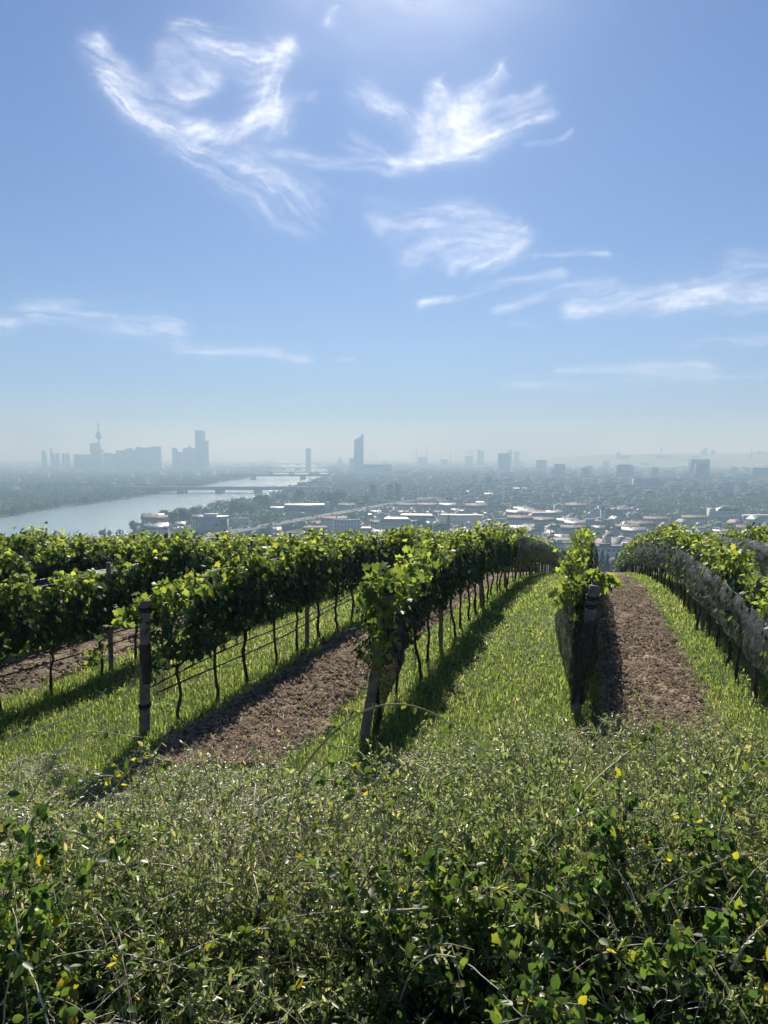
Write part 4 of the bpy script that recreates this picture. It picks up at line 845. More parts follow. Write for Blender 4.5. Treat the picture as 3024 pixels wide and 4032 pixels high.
# television tower
x, y = G(392, 1854); root = empty("television_tower", (x, y, -100), 0, "slender television tower with a round pod, far left", "tower"); u, v = ray(392, 1657); H = v * y + 100
def seg(a, b, ra, rb_, nm, mt_='concrete'): MB().tube([(0, 0, a * H), (0, 0, b * H)], [ra * 1.25, rb_ * 1.25], 12).build(nm, M[mt_], root, smooth=False)
seg(0, .64, 8.0, 4.2, "shaft"); MB().tube([(0, 0, z * H) for z in (.63, .655, .70, .71, .76, .785)], [6, 18, 19, 12, 15, 8], 16).build("pod", M['steel'], root)
seg(.785, .91, 3.3, 2.6, "upper_shaft"); seg(.91, .94, 5, 5, "ring"); seg(.94, 1.0, 2.2, .8, "antenna", 'redsteel')
MB().box((x * 0 + 18, 0, H * .38), (22, 20, 11)).build("terrace", M['concrete'], root)
# curved skyscraper with two masts
(cx, cy_), w_, d, h = boxat(1395, 1431, 1705, 1856, 42); root = empty("curved_skyscraper", (cx, cy_, -100), 0, "tall dark skyscraper with a curved sloping top and two masts in the middle", "building")
nseg = 12; zt = [h * (.825 if i < 1 else .84 + .16 * (i / nseg) ** 2.1) for i in range(nseg + 1)]; zt[-1] = zt[-2] * 1.02
xx = [-w_ / 2 + w_ * i / nseg for i in range(nseg + 1)]; V = [(a, -d / 2, -1) for a in xx] + [(a, -d / 2, z) for a, z in zip(xx, zt)] + [(a, d / 2, -1) for a in xx] + [(a, d / 2, z) for a, z in zip(xx, zt)]
n1 = nseg + 1; F = [(i, i + 1, n1 + i + 1, n1 + i) for i in range(nseg)] + [(2 * n1 + i + 1, 2 * n1 + i, 3 * n1 + i, 3 * n1 + i + 1) for i in range(nseg)] + [(n1 + i, n1 + i + 1, 3 * n1 + i + 1, 3 * n1 + i) for i in range(nseg)] + [(0, n1, 3 * n1, 2 * n1), (n1 - 1, 3 * n1 - 1, 4 * n1 - 1, 2 * n1 - 1)]
MB().add(V, F).build("facade", M['glassdark'], root)
MB().box((-w_ / 2 - 1, 0, 0), (3, d * .7, h * .62)).build("side_shaft", M['greywall'], root)
mast(root, w_ * .22, 0, h * .93, h * 1.175, 1.1); mast(root, w_ * .42, 0, h * .98, h * 1.175, 1.1); occ(cx, cy_, 60)
(cx, cy_), w_, d, h = boxat(1432, 1542, 1828, 1862, 60); root = empty("shopping_centre", (cx, cy_, -100), 0, "long low dark complex at the foot of the curved skyscraper with a bright edge", "building")
MB().box((0, 0, 0), (w_, d, h - 4)).build("facade", M['darkwall'], root); MB().box((0, 0, h - 4), (w_ * 1.01, d * 1.01, 4)).build("roof", M['roofgrey'], root)
for fx, fw in ((-.38, .2), (-.05, .42), (.38, .22)): MB().box((fx * w_, -d / 2 - 3, h * .34), (w_ * fw, 5, 3)).build("glint_strip", M['whitesteel'], root)  # white boxes stand in for a strip of sun glint on the front
occ(cx, cy_, 90)
# parking deck with glinting cars: long low white strips
(cx, cy_), w_, d, h = boxat(1487, 1622, 1871, 1884, 40); root = empty("parking_deck", (cx, cy_, -100), 0, "long low parking deck crowded with glinting roofs below the curved skyscraper", "building"); MB().box((0, 0, 0), (w_, d, h)).build("deck", M['concrete'], root)
for k in range(22): MB().box(((k / 21 - .5) * w_ * .95, -d * .3 + (k % 3) * 9, h), (3.8, 1.8, 1.4), 0, 0, .8).build("parked_van", M['whitesteel'], root)
occ(cx, cy_, 110)
# white slab hotel with vertical fins
root, w_, d, h = block("white_slab", 2497, 2598, 1883, 1932, "pale slab with vertical ribs in the right hand haze", 'white', 'roofflat', .1, 22)
for k in range(17): MB().box(((k / 16 - .5) * w_ * .97, -d / 2 - .5, 2), (.9, 1.2, h - 5)).build("fin", M['greywall'], root)
# striped fins on the pale tower handled by facade pattern
# cranes
def crane(X, Yt, Yb, jib, label, D=None, side=1):
    Yb = max(Yb, 1838)
    x, y = G(X, Yb) if D is None else at(X, Yb, D)[:2]; u, v = ray(X, Yt); z0 = -100; h = v * y - z0; root = empty("tower_crane", (x, y, z0), 0, label, "crane"); r = max(1.0, y * .00035)
    MB().tube([(0, 0, 0), (0, 0, h)], r, 4).build("mast", M['steel'], root); MB().tube([(-side * jib * .3, 0, h * .93), (side * jib, 0, h * .95)], r * .7, 4).build("jib", M['steel'], root); MB().tube([(-side * jib * .3, 0, h * .93), (0, 0, h), (side * jib * .8, 0, h * .95)], r * .3, 3).build("tie_bar", M['steel'], root)
    MB().box((-side * jib * .28, 0, h * .9), (r * 4, r * 3, r * 3)).build("counterweight", M['concrete'], root)
crane(2146, 1857, 1900, 38, "pale crane with a long jib right of the dark square tower", side=1); crane(1737, 1790, 1826, 40, "small far crane over the block under construction"); crane(1855, 1773, 1826, 60, "tall crane over the block right of the middle", side=-1)
crane(1840, 1779, 1826, 45, "second crane left of the tall one over the same block"); crane(1862, 1791, 1826, 40, "low crane right of the tall one"); crane(1641, 1790, 1830, 50, "crane left of the block with two chimneys"); crane(1670, 1786, 1830, 60, "crane above the block with two chimneys"); crane(1218, 1852, 1890, 35, "red crane standing by the river in front of the truss bridge"); crane(2042, 1862, 1905, 40, "crane in the haze below the dark square tower")
def chimney(X, Yt, Yb, r, label):
    Yb = 1838
    x, y = G(X, Yb); u, v = ray(X, Yt); h = v * y + 100; o = MB().tube([(0, 0, 0), (0, 0, h * .5), (0, 0, h)], [r * 1.4, r * 1.1, r], 10).build("smokestack", M['concrete']); o.location = (x, y, -100); tag(o, label, "chimney")
chimney(1641, 1756, 1822, 3.2, "left of two tall thin smokestacks"); chimney(1682, 1754, 1822, 3.2, "right of two tall thin smokestacks"); chimney(1773, 1779, 1822, 3.2, "single smokestack right of the pair"); chimney(1480, 1785, 1815, 2.0, "faint thin smokestack right of the curved skyscraper")
# cable stayed pylon far up the river
x, y = G(1090, 1812); root = empty("bridge_pylon", (x, y, -100), 0, "far cable stayed bridge pylon above the river bend", "pylon"); MB().tube([(-9, 0, 0), (0, 0, 60), (0, 0, 98)], [3, 3, 2], 5).build("mast", M['concrete'], root); MB().tube([(9, 0, 0), (0, 0, 60)], [3, 3], 5).build("leg", M['concrete'], root)
MB().tube([(-120, 0, 8), (0, 0, 95), (120, 0, 8)], 1.0, 4).build("stay_cable", M['steel'], root)
# hill mast, cathedral spire, domed church
x, y, z = at(2605, 1786, 6550); root = empty("radio_tower", (x, y, z - 30), 0, "radio tower with platforms standing on the hill line", "tower"); hh = (ray(2605, 1757)[1] * y) - z + 30
MB().tube([(0, 0, 0), (0, 0, hh)], [6, 3], 8).build("shaft", M['concrete'], root); MB().tube([(0, 0, hh * .72), (0, 0, hh * .8)], [14, 14], 12).build("pod", M['concrete'], root); MB().tube([(0, 0, hh * .58), (0, 0, hh * .63)], [11, 11], 12).build("platform", M['concrete'], root)
x, y = G(2957, 1838); u, v = ray(2957, 1763); H = v * y + 100; root = empty("cathedral", (x, y, -100), 0, "faint cathedral with one needle spire at the right", "church"); MB().tube([(0, 0, 0), (0, 0, H * .55), (0, 0, H * .6), (0, 0, H)], [16, 14, 10, .8], 4).build("spire", M['greywall'], root)
V = [(-70, -18, 0), (70, -18, 0), (70, 18, 0), (-70, 18, 0), (-70, -18, 35), (70, -18, 35), (70, 18, 35), (-70, 18, 35), (-70, 0, 70), (70, 0, 70)]; MB().add(V, [(0, 1, 5, 4), (2, 3, 7, 6), (4, 5, 9, 8), (6, 7, 8, 9)]).add(V, [(1, 2, 6, 9, 5), (3, 0, 4, 8, 7)]).build("nave", M['roofgrey'], root)
x, y = G(1338, 1836); root = empty("domed_church", (x, y, -100), 0, "faint church with a dome and cross left of the curved skyscraper", "church"); MB().tube([(0, 0, 0), (0, 0, 45), (0, 0, 46), (0, 0, 60), (0, 0, 70), (0, 0, 74), (0, 0, 95)], [19, 19, 14, 15, 11, 4, .8], 12).build("dome", M['roofgrey'], root); MB().box((0, 10, 0), (60, 50, 35)).build("nave", M['greywall'], root)

# --- bridges
def bridge(X0, X1, Yd, piers, Ypier, label, thick=None, wid=24, truss=None, extra_piers=True, lamps=0):
    D = G(1000, Ypier)[1]; u0, v = ray(X0, Yd); u1, _ = ray(X1, Yd); zt = v * D; th = thick or 3.5
    root = empty("bridge", (0, D, -100), 0, label, "bridge"); x0, x1 = u0 * D, u1 * D; z = zt + 100
    MB().box(((x0 + x1) / 2, wid / 2, z - th), (x1 - x0, wid, th)).build("deck", M['concrete'], root); MB().box(((x0 + x1) / 2, .15, z), (x1 - x0, .3, 1.1)).build("parapet", M['steel'], root)
    for X in piers:
        px = ray(X, Yd)[0] * D; MB().box((px, wid / 2, 0), (D * .007, wid * .9, z - th)).build("pier", M['concrete'], root)
    if truss:
        a, b, hh = truss; a = ray(a, Yd)[0] * D; b = ray(b, Yd)[0] * D; n = 24; mb = MB()
        for yy in (0, wid):
            px = [a + (b - a) * i / n for i in range(n + 1)]; top = [z + hh * (.55 + .45 * abs(math.sin(i / n * math.pi * 3))) for i in range(n + 1)]
            mb.tube([(p, yy, t) for p, t in zip(px, top)], 1.0, 4)
            for i in range(n): mb.tube([(px[i], yy, z if i % 2 else top[i]), (px[i + 1], yy, top[i + 1] if i % 2 else z)], .7, 4)
        mb.build("truss", M['steel'], root)
    for k in range(lamps):
        px = x0 + (x1 - x0) * (k + .5) / lamps; MB().tube([(px, 1, z), (px, 1, z + 11)], .2, 4).build("lamp_post", M['steel'], root)
    occ((x0 + x1) / 2, D, 30); return root, x0, x1, z, D
br, bx0, bx1, bz, bD = bridge(420, 1300, 1918, (705, 856, 1008), 1944, "nearest road bridge on stout piers over the wide river", 7.5, 30, lamps=22)
for X in (731, 877, 1025): MB().box((ray(X, 1918)[0] * (bD + 60), 62, 0), (9, 9, bz - 6)).build("pier", M['concrete'], br)
MB().box(((bx0 + bx1) / 2, 62, bz - 6), (bx1 - bx0, 14, 5)).build("second_deck", M['concrete'], br)
bridge(870, 1300, 1868, (995, 1192), 1889, "second road bridge over the bright bend of the river", 8, 26)
bridge(1050, 1306, 1858, (1064, 1148, 1229), 1870, "truss railway bridge over the glittering river", 5, 16, truss=(1080, 1306, 16))
bridge(890, 1330, 1840, (1115, 1172), 1852, "flat far bridge behind the truss bridge", 6, 26)
bridge(1095, 1235, 1824, (1130, 1175, 1210), 1832, "small far bridge near the river bend", 8, 26); bridge(920, 1014, 1823, (938, 985), 1831, "small far bridge over the left channel", 8, 26)
bridge(-120, 440, 1903, (30, 130, 250), 1925, "long low bridge over the left channel between the woods", 6, 26)

# --- vehicles on the nearest bridge and the elevated road
def car_proto(name, L, Hh, mat):
    root = empty(name); b = MB().box((0, 0, .35), (L, 1.9, Hh * .5), 0, 0, .97).build("body", mat, root); c = MB().box((-.05 * L, 0, .35 + Hh * .5), (L * .58, 1.7, Hh * .45), 0, 0, .8).build("cabin", M['window'], root)
    ws = []
    for sx in (-1, 1):
        for sy in (-1, 1): ws.append(MB().tube([(sx * L * .3, sy * .75, .33), (sx * L * .3, sy * .98, .33)], .33, 10).build("wheel", M['strap'], root))
    kids(root, b, c, *ws); return root
CP = [car_proto("car", 4.4, 1.2, M['whitesteel']), car_proto("car", 4.6, 1.25, M['darkwall']), car_proto("delivery_van", 5.8, 2.1, M['whitesteel'])]; cu = [0, 0, 0]
def car(x, y, z, rz, lab, grp):
    k = R.randrange(3)
    if cu[k]: o = dup(CP[k], (x, y, z), rz)
    else: cu[k] = 1; o = CP[k]; o.location = (x, y, z); o.rotation_euler = (0, 0, rz)
    tag(o, lab, "van" if k == 2 else "car", grp)
for k in range(26): car(bx0 + (bx1 - bx0) * (k + R.random()) / 26, bD + R.choice([5, 9, 20, 25]), -100 + bz + .02, 0, "tiny vehicle crossing the nearest bridge", "vehicles on the nearest bridge")

# --- elevated road
road_px = [(560, 2170), (700, 2138), (936, 2090), (1120, 2058), (1298, 2027), (1485, 1993), (1600, 1974), (1670, 1966), (1712, 1957)]
zr = -91.0
RP = np.array([G(*p, z=zr) for p in road_px]); tt = np.linspace(0, len(RP) - 1, 90); RC = np.stack([np.interp(tt, np.arange(len(RP)), RP[:, k]) for k in range(2)], 1)
for _ in range(6): RC[1:-1] = (RC[:-2] + RC[1:-1] * 2 + RC[2:]) / 4
def ribbon(path, o0, o1, z0, z1=None):
    t = np.gradient(path, axis=0); t /= np.linalg.norm(t, axis=1)[:, None]; nn = np.stack([t[:, 1], -t[:, 0]], 1); a = path + nn * o0; b = path + nn * o1; m = len(path)
    if z1 is None: v = np.concatenate([np.c_[a, np.full(m, z0)], np.c_[b, np.full(m, z0)]]); i = np.arange(m - 1); return v, np.stack([i, i + 1, m + i + 1, m + i], 1)
    v = np.concatenate([np.c_[a, np.full(m, z0)], np.c_[b, np.full(m, z0)], np.c_[b, np.full(m, z1)], np.c_[a, np.full(m, z1)]]); i = np.arange(m - 1)
    return v, np.concatenate([np.stack([k * m + i, k * m + i + 1, ((k + 1) % 4) * m + i + 1, ((k + 1) % 4) * m + i], 1) for k in range(4)])
root = empty("elevated_road", (0, 0, 0), 0, "long elevated expressway running from the vine tops towards the haze", "road"); root["kind"] = "structure"
MB().add(*ribbon(RC, -11, 11, zr - 1.6, zr)).build("deck", M['asphalt'], root); mb = MB()
for o0 in (-11.3, 11.0, -.15): mb.add(*ribbon(RC, o0, o0 + .35, zr - 1.2 if abs(o0) > 1 else zr + .005, zr + .95))
mb.build("parapet", M['concrete'], root); mb = MB()
for o0 in (-9.9, 9.7, -1.2, 1.0): mb.add(*ribbon(RC, o0, o0 + .25, zr + .01))
mb.build("lane_lines", M['paint'], root)
for k in range(4, 88, 3): MB().box((RC[k, 0], RC[k, 1], -100), (3, 14, 7.3), math.atan2(*(RC[k] - RC[k - 1])[::-1]) ).build("pier", M['concrete'], root)
for k in range(2, 88, 4): MB().tube([(RC[k, 0], RC[k, 1], zr + .9), (RC[k, 0], RC[k, 1], zr + 10)], .16, 5).build("lamp_post", M['steel'], root)
for p in RC[::3]: occ(p[0], p[1], 17)
for k in range(40):
    i = R.randrange(2, 88); d_ = RC[i + 1] - RC[i]; rz = math.atan2(d_[1], d_[0]); nn = np.array([d_[1], -d_[0]]) / np.linalg.norm(d_); of = R.choice([-8, -4.5, 3.5, 7]); p = RC[i] + nn * of; car(p[0], p[1], zr + .02, rz, "small vehicle driving on the elevated road", "vehicles on the elevated road")
# second carriageway loop beyond
lp = np.array([G(*p, z=-95) for p in [(1370, 1985), (1480, 1972), (1580, 1966), (1640, 1962), (1690, 1958), (1720, 1965)]]); lt = np.linspace(0, 5, 40); LC = np.stack([np.interp(lt, np.arange(6), lp[:, k]) for k in range(2)], 1)
o = MB().add(*ribbon(LC, -5, 5, -96, -95)).build("ramp_road", M['concrete']); tag(o, "pale ramp curving beside the elevated road", "road", kind="structure")

# two white arches by the road
x, y = G(1372, 2020); root = empty("white_arches", (x, y, -100), 0, "pair of bright white curved arches beside the elevated road", "arch")
for dx in (0, 8.5):
    th = np.linspace(.12, 1.35, 12); MB().tube(np.stack([-4 + dx + 9 * np.sin(th), 0 * th, 12 * np.cos(th) + 7], 1), .8, 6).build("arch_rib", M['whitesteel'], root); MB().tube([(-4 + dx + 9 * math.sin(1.35), 0, 0), (-4 + dx + 9 * math.sin(1.35), 0, 9.6)], .5, 6).build("leg", M['whitesteel'], root)

# --- nearer landmark buildings
def faced(name, corner_px, Yb, Yt, w_, d, rz, label, wall, roof, floors=3, bays=8, winw=1.2, winh=1.6, z0=-100., flatroof=True, zc=None, y=None, winmat='window', left_win=4, rh=0):
    """building whose near left corner foot is at corner_px; rz turns its long front; windows are real children"""
    if y is None: x, y = G(corner_px, Yb)
    else: x, _, _ = at(corner_px, Yb, y)
    u, v = ray(corner_px, Yt); h = v * y - z0; root = empty(name, (x, y, z0), rz, label, "building")
    MB().box((w_ / 2, d / 2, -2), (w_, d, h + 2)).build("wall", M[wall], root)
    if flatroof: MB().box((w_ / 2, d / 2, h), (w_ + .8, d + .8, .7)).build("roof", M[roof], root)
    else:
        k = min(w_, d) / 2; V = [(-.6, -.6, h), (w_ + .6, -.6, h), (w_ + .6, d + .6, h), (-.6, d + .6, h), (k, d / 2, h + rh), (w_ - k, d / 2, h + rh)]
        MB().add(V, [(0, 3, 2, 1), (0, 1, 5, 4), (2, 3, 4, 5)]).add(V, [(1, 2, 5), (3, 0, 4)]).build("roof", M[roof], root)
    if floors:
        for f in range(floors):
            zz = h * (f + .35) / floors
            for b in range(bays):
                MB().box((w_ * (b + .5) / bays, .0, zz), (winw, .3, winh)).build("window", M[winmat], root)
            for b in range(left_win): MB().box((0, d * (b + .5) / left_win, zz), (.3, winw, winh)).build("window", M[winmat], root)
    cx = x + (w_ / 2) * math.cos(rz) - d / 2 * math.sin(rz); cyy = y + (w_ / 2) * math.sin(rz) + d / 2 * math.cos(rz); occ(cx, cyy, max(w_, d) * .62); return root, h
# white villa at the right
root, h = faced("white_mansion", 2822, 2068, 2012, 36, 22, .05, "big white mansion with rows of windows at the right", 'white', 'roofgrey', 3, 9, 1.5, 2.3, flatroof=False, rh=5)
MB().box((-2.5, 12, -1), (6, 14, h + 4)).build("side_tower", M['white'], root); MB().box((18, 10, h + 3), (10, 6, 3.5)).build("roof_terrace", M['white'], root)
for k in range(5): MB().box((5 + k * 6.5, 11, h + 3.5), (1, 1.2, 3.4)).build("chimney", M['white'], root)
faced("school_building", 2934, 2066, 2032, 60, 20, .05, "long low pale building right of the white mansion", 'cream', 'rooflight', 2, 12, 2.4, 2.2)
# flat white buildings beyond the crest
root, h = faced("terraced_apartments", 2345, 2190, 2155, 27, 12, -.06, "long white flat roofed building seen in the gap beyond the crest", 'white', 'roofflat', 3, 7, 2.2, 1.5, z0=-85, y=560)
MB().box((24, 5, h), (6, 6, 3.2)).build("stair_head", M['white'], root); MB().box((8, 5, h + .7), (8, 5, 1.5)).build("roof_hut", M['roofflat'], root)
root, h = faced("terraced_apartments", 2160, 2160, 2142, 20, 12, -.05, "white flat roofed building left of the leafy row top", 'white', 'roofflat', 2, 6, 2.0, 1.5, z0=-88, y=590); MB().box((9, 4, h), (4, 5, 3.4)).build("stair_head", M['white'], root)
faced("hip_roofed_house", 2402, 2255, 2226, 9, 8, .3, "small house with a brown hip roof beyond the crest, beside conifers", 'cream', 'roofred', 1, 3, 1.2, 1.4, z0=-70.5, y=420, flatroof=False, rh=4.2)
# exhibition hall by the river
x, y = G(1063, 2040); root = empty("exhibition_hall", (x, y, -100), .12, "large dark hall with a flat shining roof and pale pillared front by the river", "building")
MB().box((55, 26, -1), (62, 52, 19)).build("hall", M['darkwall'], root); MB().box((55, 26, 18), (65, 55, 1.2)).build("roof", M['rooflight'], root)
MB().box((12, 22, -1), (23.5, 40, 15.5)).build("front_wing", M['white'], root); MB().box((12, 22, 14.5), (24.5, 41, .9)).build("wing_roof", M['rooflight'], root)
for k in range(7): MB().box((2 + k * 3.6, 1.5, 0), (1.0, 1.2, 13)).build("pillar", M['greywall'], root)
MB().box((42, -.3, 0), (26, .6, 10)).build("side_panel", M['white'], root)
occ(x + 45, y + 25, 55)
# silver office cube with a round emblem
x, y = G(778, 2110); root = empty("panelled_office", (x, y, -100), .1, "blocky pale panelled building with a round dark emblem behind the vine tops", "building"); MB().box((17, 14, -1), (36, 28, 23)).build("wall", M['greywall'], root); MB().box((17, 14, 22), (37, 29, 1)).build("roof", M['rooflight'], root); MB().box((14, 16, 23), (16, 14, 3)).build("roof_hut", M['white'], root)
MB().tube([(23, -.25, 14), (23, 0.0, 14)], 2.6, 20).build("emblem", M['darkwall'], root); MB().box((1.5, -.1, 4), (7, .4, 14)).build("wall_panel", M['rooflight'], root); MB().box((32, -.1, 2), (6, .4, 17)).build("wall_panel", M['darkwall'], root); occ(x + 17, y + 14, 26)
faced("boathouse", 905, 2070, 2044, 26, 12, .15, "low white long house between the panelled block and the poplars", 'white', 'roofflat', 1, 8, 1.6, 1.4); faced("workshop", 915, 2086, 2076, 34, 8, .1, "low flat shed beside the elevated road", 'white', 'roofflat', 0)
# row houses in front
faced("apartment_block", 1314, 2112, 2052, 33, 14, .12, "white apartment block with small windows just above the vine tops", 'white', 'roofflat', 4, 8, 1.2, 1.4)
faced("mansard_house", 1495, 2110, 2056, 40, 14, -.1, "white apartment house with a steep pale lit roof, centre", 'cream', 'rooflight', 3, 12, 1.1, 1.5, flatroof=False, rh=6); faced("long_dark_roof_house", 1560, 2075, 2040, 55, 14, -.15, "long house with a dark roof behind the pale lit roof", 'cream', 'roofgrey', 3, 14, 1.1, 1.5, flatroof=False, rh=6)
faced("white_low_house", 1332, 2118, 2098, 24, 12, .1, "white house with a pale flat roof at the vine tops", 'white', 'rooflight', 1, 5, flatroof=False, rh=2.5); faced("white_low_house", 1405, 2110, 2088, 22, 12, -.15, "white hip roofed house right of the pale flat roof", 'white', 'rooflight', 1, 5, flatroof=False, rh=4)
root, h = faced("row_house", 1180, 2118, 2092, 38, 13, .12, "long row house with a salmon red roof and many dormers", 'cream', 'roofred', 1, 8, flatroof=False, rh=6)
for k in range(7): MB().box((4 + k * 5, 1.5, h + 1.8), (1.2, 2.4, 3)).build("dormer", M['roofgrey'], root)
faced("low_shed", 1208, 2122, 2106, 24, 10, .1, "low building with a shining pale roof before the row house", 'white', 'rooflight', 0); faced("storage_hall", 1730, 2070, 2030, 60, 22, -.2, "long hall with a bright sunlit roof in the centre of town", 'cream', 'rooflight', 1, 10)
faced("tenement", 1955, 2072, 2046, 46, 13, -.12, "long pale tenement left of the church", 'cream', 'roofflat', 3, 14, 1.2, 1.5); faced("tenement", 2090, 2070, 2028, 40, 13, .08, "wide ochre tenement with chimneys left of the church", 'cream', 'roofgrey', 3, 12, 1.2, 1.6, flatroof=False, rh=4)
# parish church
x, y = G(2366, 2062); root = empty("parish_church", (x, y, -100), -.05, "church with a white tower, dark cap and long dark nave roof", "church"); u, v = ray(2374, 2008); ht = v * y + 100
MB().box((3.2, 3.2, -1), (6.2, 6.2, ht + 1)).build("tower", M['white'], root); MB().tube([(3.2, 3.2, ht), (3.2, 3.2, ht + .8), (3.2, 3.2, ht + 2.6), (3.2, 3.2, ht + 3.6), (3.2, 3.2, ht + 5), (3.2, 3.2, ht + 8.5)], [3.9, 3.6, 1.6, 2.0, 1.2, .15], 8).build("onion_cap", M['roofgrey'], root)
MB().box((3.2, -.1, ht * .72), (1.6, .3, 3)).build("belfry_window", M['window'], root)
V = [(3, 7, -1), (39, 7, -1), (39, 20, -1), (3, 20, -1), (3, 7, 8), (39, 7, 8), (39, 20, 8), (3, 20, 8), (7, 13.5, 19), (34, 13.5, 19)]
MB().add(V, [(0, 1, 5, 4), (1, 2, 6, 5), (2, 3, 7, 6), (3, 0, 4, 7)]).build("nave", M['white'], root); MB().add([(a, b, c + .02) for a, b, c in V], [(4, 5, 9, 8), (6, 7, 8, 9)]).add([(a, b, c + .02) for a, b, c in V], [(5, 6, 9), (7, 4, 8)]).build("nave_roof", M['roofgrey'], root); occ(x + 20, y + 12, 26)

# --- generic town: up to 300 houses as things, the rest one object
def in_river(X, Y):
    if Y > 2100 and X < 560: return True
    fb = np.array(far_bank[1:]); nb = np.array(near_bank[:-1])[::-1]
    return False
RIV = np.array([G(*p) for p in far_bank] + [G(*p) for p in near_bank])
CHN = None
def inpoly(x, y, P):
    c = False; n = len(P); j = n - 1
    for i in range(n):
        if (P[i][1] > y) != (P[j][1] > y) and x < (P[j][0] - P[i][0]) * (y - P[i][1]) / (P[j][1] - P[i][1]) + P[i][0]: c = not c
        j = i
    return c
def zone(X, Y):
    """town / wood character of the plain at a place, by its outline in the view"""
    if Y < 1820: return 'mix' if X > 1400 else 'wood'
    if X < 1300 and Y < 1960: return 'wood'
    if X < 1500 and Y < 2080 and X < 1063 + (2100 - Y) * 3.2: return 'park'
    if 1300 <= X < 1810 and 1886 < Y < 1965: return 'wood'
    if X > 2530 and 1975 < Y < 2072: return 'wooded'
    return 'town'
hn = 0; d_w = MB(); d_r = MB(); woods = []
cand = []
yy = 560.0
while yy < 1500:
    cell = 25 + (yy - 560) * .012; x = -.34 * yy
    while x < .58 * yy:
        cand.append((x + R.uniform(-5, 5), yy + R.uniform(-5, 5))); x += cell
    yy += cell * .95
for x, y in cand:
    X, Y = topx(x, y, float(gz(y))); zn = zone(X, Y)
    if inpoly(x, y, RIV) or X < 450: continue
    if zn in ('wood', 'park', 'wooded'):
        if R.random() < .9: woods.append((x, y))
        continue
    q = R.random()
    if y < 760 and q < .45: woods.append((x, y)); continue
    if q < .33: woods.append((x, y)); continue
    if not free(x, y, 11): continue
    if hn < 295:
        k = R.choices(range(9), (20, 14, 12, 9, 9, 10, 12, 3, 8))[0]; ang = .35 * math.sin(x / 300 + y / 500) + R.choice([0, math.pi / 2, math.pi]) + R.uniform(-.12, .12)
        if k in (3, 4, 5, 7): ang = R.choice([math.pi / 2, math.pi / 2, 0]) + R.uniform(-.2, .2); occ(x, y, 13)
        s = R.uniform(.9, 1.15); loc = (x, y, float(gz(y)))
        if HU[k]: o = dup(HP[k], loc, ang, (s, s, s * R.uniform(.85, 1.2)))
        else: HU[k] = True; o = HP[k]; o.location = loc; o.rotation_euler = (0, 0, ang)
        tag(o, HL[k], "house" if k in (0, 1, 2, 6, 8) else "building", HG[k] + " in the town below"); hn += 1
    else:
        cand2 = True
        w_, l_, h, rh = R.uniform(9, 14), R.uniform(12, 30), R.uniform(6, 11), R.uniform(0, 4.5); rz = R.choice([0, math.pi / 2]) + R.uniform(-.2, .2)
        d_w.box((x, y, -101), (w_, l_, h + 1), rz); d_r.box((x, y, h - 100), (w_ * 1.05, l_ * 1.03, max(rh, .6)), rz, taper=.45 if rh > 1.2 else 1.0)
# farther town
yy = 1500.0
while yy < 9500:
    cell = 34 + (yy - 1500) * .022; x = -.62 * yy
    while x < .62 * yy:
        px, py = x + R.uniform(-.3, .3) * cell, yy + R.uniform(-.3, .3) * cell; X, Y = topx(px, py, -100); zn = zone(X, Y); x += cell
        if inpoly(px, py, RIV): continue
        q = R.random()
        if zn in ('wood', 'park') or (zn == 'wooded' and q < .8) or (zn == 'mix' and q < .3) or (zn == 'town' and q < .34): woods.append((px, py)); continue
        if not free(px, py, cell * .3): continue
        h = R.uniform(7, 16) if R.random() < .975 else R.uniform(22, 42); rz = .25 * math.sin(px / 700) + R.choice([0, math.pi / 2]) + R.uniform(-.1, .1); w_, l_ = cell * R.uniform(.3, .5), cell * R.uniform(.5, .95)
        if h > 20: w_ = l_ = cell * .35
        rh = 0 if R.random() < .5 else R.uniform(3, 6)
        d_w.box((px, py, -101), (w_, l_, h + 1), rz); d_r.box((px, py, h - 100), (w_ * 1.04, l_ * 1.02, rh or 1.0), rz, taper=.5 if rh else 1.0)
        if R.random() < .4: d_r.box((px + R.uniform(-3, 3), py, h - 100 + (rh or 1) * .8), (3, 5, 3), rz)
    yy += cell * .85
root = empty("distant_town", (0, 0, 0), 0, "mass of hazy houses and blocks filling the plain towards the horizon", "town"); root["kind"] = "stuff"
d_w.build("walls", M['distwall'], root); d_r.build("roofs", M['distroof'], root)
# bright hall roofs catching the light
rf = 0
for X, Y, wpx in [(2050, 1935, 60), (1930, 1958, 50), (1830, 1948, 30), (2200, 1960, 40), (2330, 1975, 30), (1620, 2005, 30), (2460, 1960, 36), (2600, 1950, 30), (2260, 2000, 26), (1890, 1995, 30), (2520, 2100, 40), (2660, 2110, 36), (2600, 2075, 20), (330, 1912, 30), (60, 1935, 40), (1250, 1870, 20)]:
    x, y = G(X, Y); w_ = wpx / FPX * y; rz = R.uniform(-.2, .2)
    if not free(x, y, 5): pass
    root = empty("warehouse", (x, y, -100), rz, "low warehouse with a pale metal roof in the haze", "building", "pale roofed warehouses"); MB().box((0, 0, -1), (w_, w_ * .5, 9)).build("wall", M['greywall'], root)
    MB().add([(-w_ / 2 - .4, -w_ * .25 - .4, 8), (w_ / 2 + .4, -w_ * .25 - .4, 8), (w_ / 2 + .4, 0, 10.5), (-w_ / 2 - .4, 0, 10.5), (w_ / 2 + .4, w_ * .25 + .4, 8), (-w_ / 2 - .4, w_ * .25 + .4, 8)], [(0, 1, 2, 3), (3, 2, 4, 5)]).build("roof", M['rooflight'], root)

